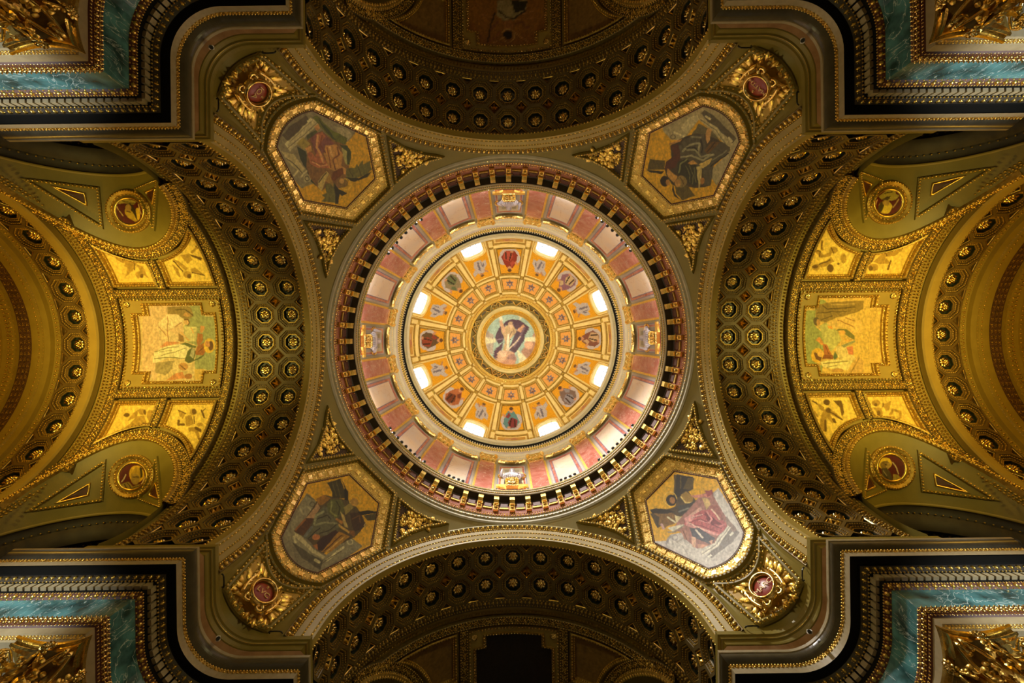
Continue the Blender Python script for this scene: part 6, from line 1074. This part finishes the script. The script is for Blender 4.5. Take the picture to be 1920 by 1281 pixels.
F_TR = fig(*K_, [('p', 'a', [(280, 450), (470, 340), (520, 400), (330, 500)]), ('l', 'b', [(290, 450), (450, 380)], 10), ('e', 'a', 240, 490, 60, 52), ('e', 'b', 225, 480, 44, 26), ('e', 'b', 455, 500, 50, 60), ('p', 'a', [(210, 240), (290, 230), (350, 300), (480, 240), (460, 330), (310, 340)]), ('l', 'b', [(220, 240), (300, 240), (290, 330)], 10), ('l', 'a', [(325, 100), (335, 220)], 18), ('l', 'b', [(330, 110), (330, 210)], 8), ('e', 'a', 650, 360, 46, 70), ('e', 'b', 570, 440, 20, 18), ('e', 'a', 500, 230, 60, 50), ('l', 'b', [(470, 190), (500, 280)], 8),
 ('p', 'b', [(1010, 400), (1160, 240), (1090, 400), (1040, 440)]), ('p', 'a', [(1100, 400), (1300, 230), (1460, 170), (1640, 60), (1700, 60), (1600, 170), (1430, 320), (1280, 340), (1360, 440), (1180, 440)]), ('e', 'a', 1100, 490, 75, 60), ('e', 'b', 1060, 505, 30, 45), ('l', 'b', [(1480, 170), (1660, 70)], 10), ('l', 'b', [(1280, 240), (1300, 320)], 8), ('l', 'b', [(1360, 400), (1320, 520)], 14)])
F_BR = fig(*K_, [('e', 'b', 400, 120, 52, 44), ('p', 'a', [(360, 220), (450, 200), (640, 370), (620, 385), (450, 300), (520, 420), (490, 430), (400, 340), (410, 550), (290, 550), (310, 310)]), ('e', 'b', 425, 235, 40, 40), ('l', 'b', [(440, 250), (630, 380)], 12), ('p', 'b', [(500, 90), (620, 90), (660, 260), (630, 340), (600, 210)]), ('l', 'b', [(190, 95), (350, 200)], 12), ('p', 'a', [(250, 120), (350, 180), (370, 260), (290, 220)]), ('l', 'b', [(380, 390), (385, 540)], 18), ('l', 'a', [(210, 260), (260, 320)], 16), ('l', 'b', [(500, 370), (530, 420)], 16),
 ('e', 'a', 1140, 125, 66, 52), ('e', 'b', 1135, 150, 26, 30), ('p', 'a', [(1090, 200), (1220, 200), (1250, 330), (1420, 320), (1480, 440), (1620, 500), (1700, 570), (1640, 560), (1380, 440), (1220, 360)]), ('e', 'b', 1180, 290, 30, 46), ('p', 'a', [(1240, 150), (1370, 90), (1340, 240), (1290, 240)]), ('l', 'b', [(1250, 130), (1245, 180)], 9), ('e', 'a', 1010, 180, 30, 72), ('l', 'b', [(1040, 120), (1060, 280)], 9), ('l', 'a', [(1350, 300), (1400, 225), (1500, 260), (1510, 340), (1460, 380)], 18), ('e', 'b', 1410, 395, 36, 46), ('e', 'b', 1080, 320, 60, 20)])
for k in range(4):
    for pl, s, io in CHP:
        A, o = {(0, -1): (F_TR, (1500, 440)), (0, 1): (F_BR, (1500, 740)), (2, 1): (F_TL, (180, 440)), (2, -1): (F_BL, (180, 740))}.get((k, s), ([], (0, 0)))
        if k == 3 and io == 'in': A = [('l', '#5a3c20', [(810 if s > 0 else 1120, 10), (770 if s > 0 else 1090, 50)], 9), ('l', '#5a3c20', [(785 if s > 0 else 1105, 30), (830 if s > 0 else 1130, 55)], 7)]
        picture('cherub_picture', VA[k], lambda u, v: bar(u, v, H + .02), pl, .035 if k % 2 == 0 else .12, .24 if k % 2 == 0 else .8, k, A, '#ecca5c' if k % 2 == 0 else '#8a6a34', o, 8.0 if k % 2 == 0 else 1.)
# medallion portraits on the webs
def med(o, s, face, hair, robe, halo, hd, bear, tilt):
    (hx, hy), (fx, fy) = hd
    return [('p', robe[0], robe[1])] + [('e', '#e2b83a', halo[0], halo[1], halo[2], halo[3])] + [('e', hair, hx, hy, bear[0], bear[1])] + [('e', face, fx, fy, bear[0] * .62, bear[1] * .62)] + tilt
MD = {(2, 1): ((190, 340), 12.81, [('p', '#b8a040', [(340, 500), (400, 390), (560, 380), (840, 490), (780, 570), (560, 520), (440, 540)]), ('e', '#f0c030', 870, 790, 60, 150), ('p', '#3c2c14', [(560, 560), (700, 520), (830, 700), (860, 950), (780, 900)]), ('p', '#d0a82c', [(560, 680), (620, 600), (760, 760), (860, 960), (800, 980), (640, 880), (570, 780)]), ('e', '#b08840', 650, 640, 70, 90), ('l', '#40280c', [(620, 720), (700, 740)], 14), ('l', '#7c6820', [(400, 400), (540, 480), (800, 540)], 14), ('l', '#e8c070', [(350, 560), (400, 690)], 12), ('l', '#e8c070', [(880, 560), (960, 780)], 12), ('l', '#e8c070', [(430, 720), (520, 830)], 10)]),
      (0, -1): ((1610, 330), 12.81, [('p', '#b09c3c', [(480, 490), (700, 330), (880, 330), (900, 440), (990, 470), (900, 560), (780, 600), (560, 560)]), ('p', '#5c4a20', [(560, 560), (700, 480), (760, 520), (640, 640)]), ('e', '#e2c238', 640, 760, 160, 150), ('p', '#4c4020', [(540, 620), (640, 640), (560, 860), (470, 880), (480, 740)]), ('e', '#b89440', 660, 650, 80, 70), ('l', '#3c2c10', [(640, 540), (760, 480)], 10), ('l', '#3c2c10', [(620, 420), (800, 380)], 12), ('l', '#e8b070', [(390, 730), (460, 570)], 12), ('l', '#c8a060', [(820, 760), (960, 560)], 12)]),
      (0, 1): ((1610, 835), 12.81, [('e', '#f0c830', 630, 440, 170, 150), ('e', '#8a6e30', 640, 480, 120, 110), ('e', '#b8984c', 710, 490, 60, 80), ('p', '#5a4c30', [(540, 560), (680, 560), (760, 640), (820, 860), (600, 800)]), ('l', '#a89a70', [(600, 620), (680, 720)], 10), ('l', '#2c2414', [(620, 700), (700, 800)], 12), ('p', '#a8903c', [(820, 700), (960, 720), (1000, 780), (880, 850), (820, 850)]), ('p', '#a8903c', [(500, 700), (560, 700), (620, 780), (560, 780)]), ('l', '#3a240c', [(640, 470), (670, 480)], 14), ('l', '#e8d0a0', [(400, 390), (400, 560), (490, 690)], 14), ('l', '#d8c090', [(820, 410), (920, 560), (960, 690)], 12)]),
      (2, -1): ((200, 850), 12.81, [('e', '#ecb828', 720, 500, 180, 200), ('p', '#c0982c', [(560, 560), (700, 320), (820, 380), (830, 560), (700, 640)]), ('p', '#4c4018', [(800, 330), (870, 380), (850, 560), (800, 600)]), ('e', '#a8883c', 690, 620, 100, 130), ('p', '#9a8034', [(360, 740), (540, 680), (620, 790), (820, 740), (740, 860), (560, 920), (430, 860)]), ('l', '#3c2a0c', [(500, 720), (580, 840), (760, 800)], 10), ('l', '#3c2a0c', [(430, 760), (490, 880)], 10), ('l', '#3a2810', [(650, 570), (760, 560)], 12), ('l', '#e8d0a0', [(360, 690), (460, 520)], 12), ('l', '#e8c890', [(840, 740), (960, 480)], 12)])}
for k in range(4):
    for s in (-1, 1):
        o, sc_m, A = MD.get((k, s), ((0, 0), 1., []))
        q = np.array([loc(MEDC[0] + 26.5 * math.cos(a) + 2.6 * math.sin(a), MEDC[1] + 25.2 * math.sin(a)) for a in np.arange(30) * PI / 15])
        mb = MB(); fl = np.array([1, s, 1]); patch(mb, lambda u, v: (lun(u, v) + nlun(u, v) * .04) * fl, q, .007, .009); P = np.vstack(mb.v)
        part('portrait_medallion', mb, PICTURE, VA[k], cols=paint(rz(P, k * PI / 2), A, '#5c140a', o, sc_m, (1, 1, 1), .4))
# crown picture of the lantern
A_C = [('p', '#b9a898', [(300, 500), (420, 560), (410, 800), (340, 760)]), ('p', '#b58a74', [(750, 760), (850, 640), (930, 480), (940, 800), (800, 880)]), ('e', '#e0b090', 840, 680, 50, 60), ('p', '#ece4bc', [(300, 600), (450, 610), (450, 650), (300, 690)]), ('p', '#ece4bc', [(790, 600), (940, 570), (940, 640), (790, 640)]), ('p', '#ece4bc', [(690, 740), (830, 850), (740, 920)]), ('p', '#e8e4c8', [(470, 350), (520, 330), (540, 400), (500, 400)]), ('p', '#e8e4c8', [(720, 340), (760, 350), (730, 390)]),
 ('p', '#54384a', [(435, 600), (480, 480), (560, 410), (650, 375), (740, 390), (855, 480), (800, 560), (780, 640), (670, 790), (600, 740), (700, 500), (560, 450), (540, 640), (480, 680)]), ('p', '#5c3e50', [(415, 830), (430, 740), (540, 650), (500, 790), (460, 880)]), ('p', '#c9a878', [(500, 500), (640, 420), (700, 520), (620, 620), (600, 740), (520, 760), (560, 640), (530, 560)]), ('l', '#8e7050', [(640, 520), (600, 620)], 6), ('l', '#8e7050', [(660, 500), (670, 560)], 6), ('p', '#d6a884', [(488, 395), (510, 390), (550, 480), (545, 560), (510, 500)]), ('p', '#cf9c78', [(700, 510), (780, 440), (800, 470), (740, 540)]), ('l', '#7c6070', [(790, 480), (720, 620), (660, 700)], 10), ('l', '#8c7080', [(460, 630), (530, 610)], 8), ('e', '#d8b490', 622, 445, 30, 38), ('e', '#b89878', 628, 430, 26, 22), ('p', '#f0e2c4', [(590, 550), (612, 550), (604, 740), (570, 740)]), ('l', '#e0c8b0', [(600, 740), (740, 590)], 7),
 ('e', '#d8ac8c', 575, 845, 115, 95), ('e', '#ecc8a8', 520, 790, 52, 42), ('e', '#b08478', 640, 850, 60, 55), ('e', '#e4bc98', 500, 870, 60, 40), ('e', '#cf9c80', 600, 900, 90, 40)]
mb = MB(); rs = np.linspace(0.02, 1, 30); G = [[(3.54 * r * math.cos(a), 3.54 * r * math.sin(a), 64.7 - 1.0 * r * r) for r in rs] for a in np.arange(90) * PI / 45]; mb.grid(G, True); P = np.vstack(mb.v)
part('crown_picture', mb, PICTURE, lan, cols=paint(P, A_C, '#a9c2b4', (860, 540), 6.405, (1, 1, 1), .5))
mb = MB(); mb.box((0, 0, 65.5), (11, 11, .1)); part('lantern_cap', mb, SHADE, lan)
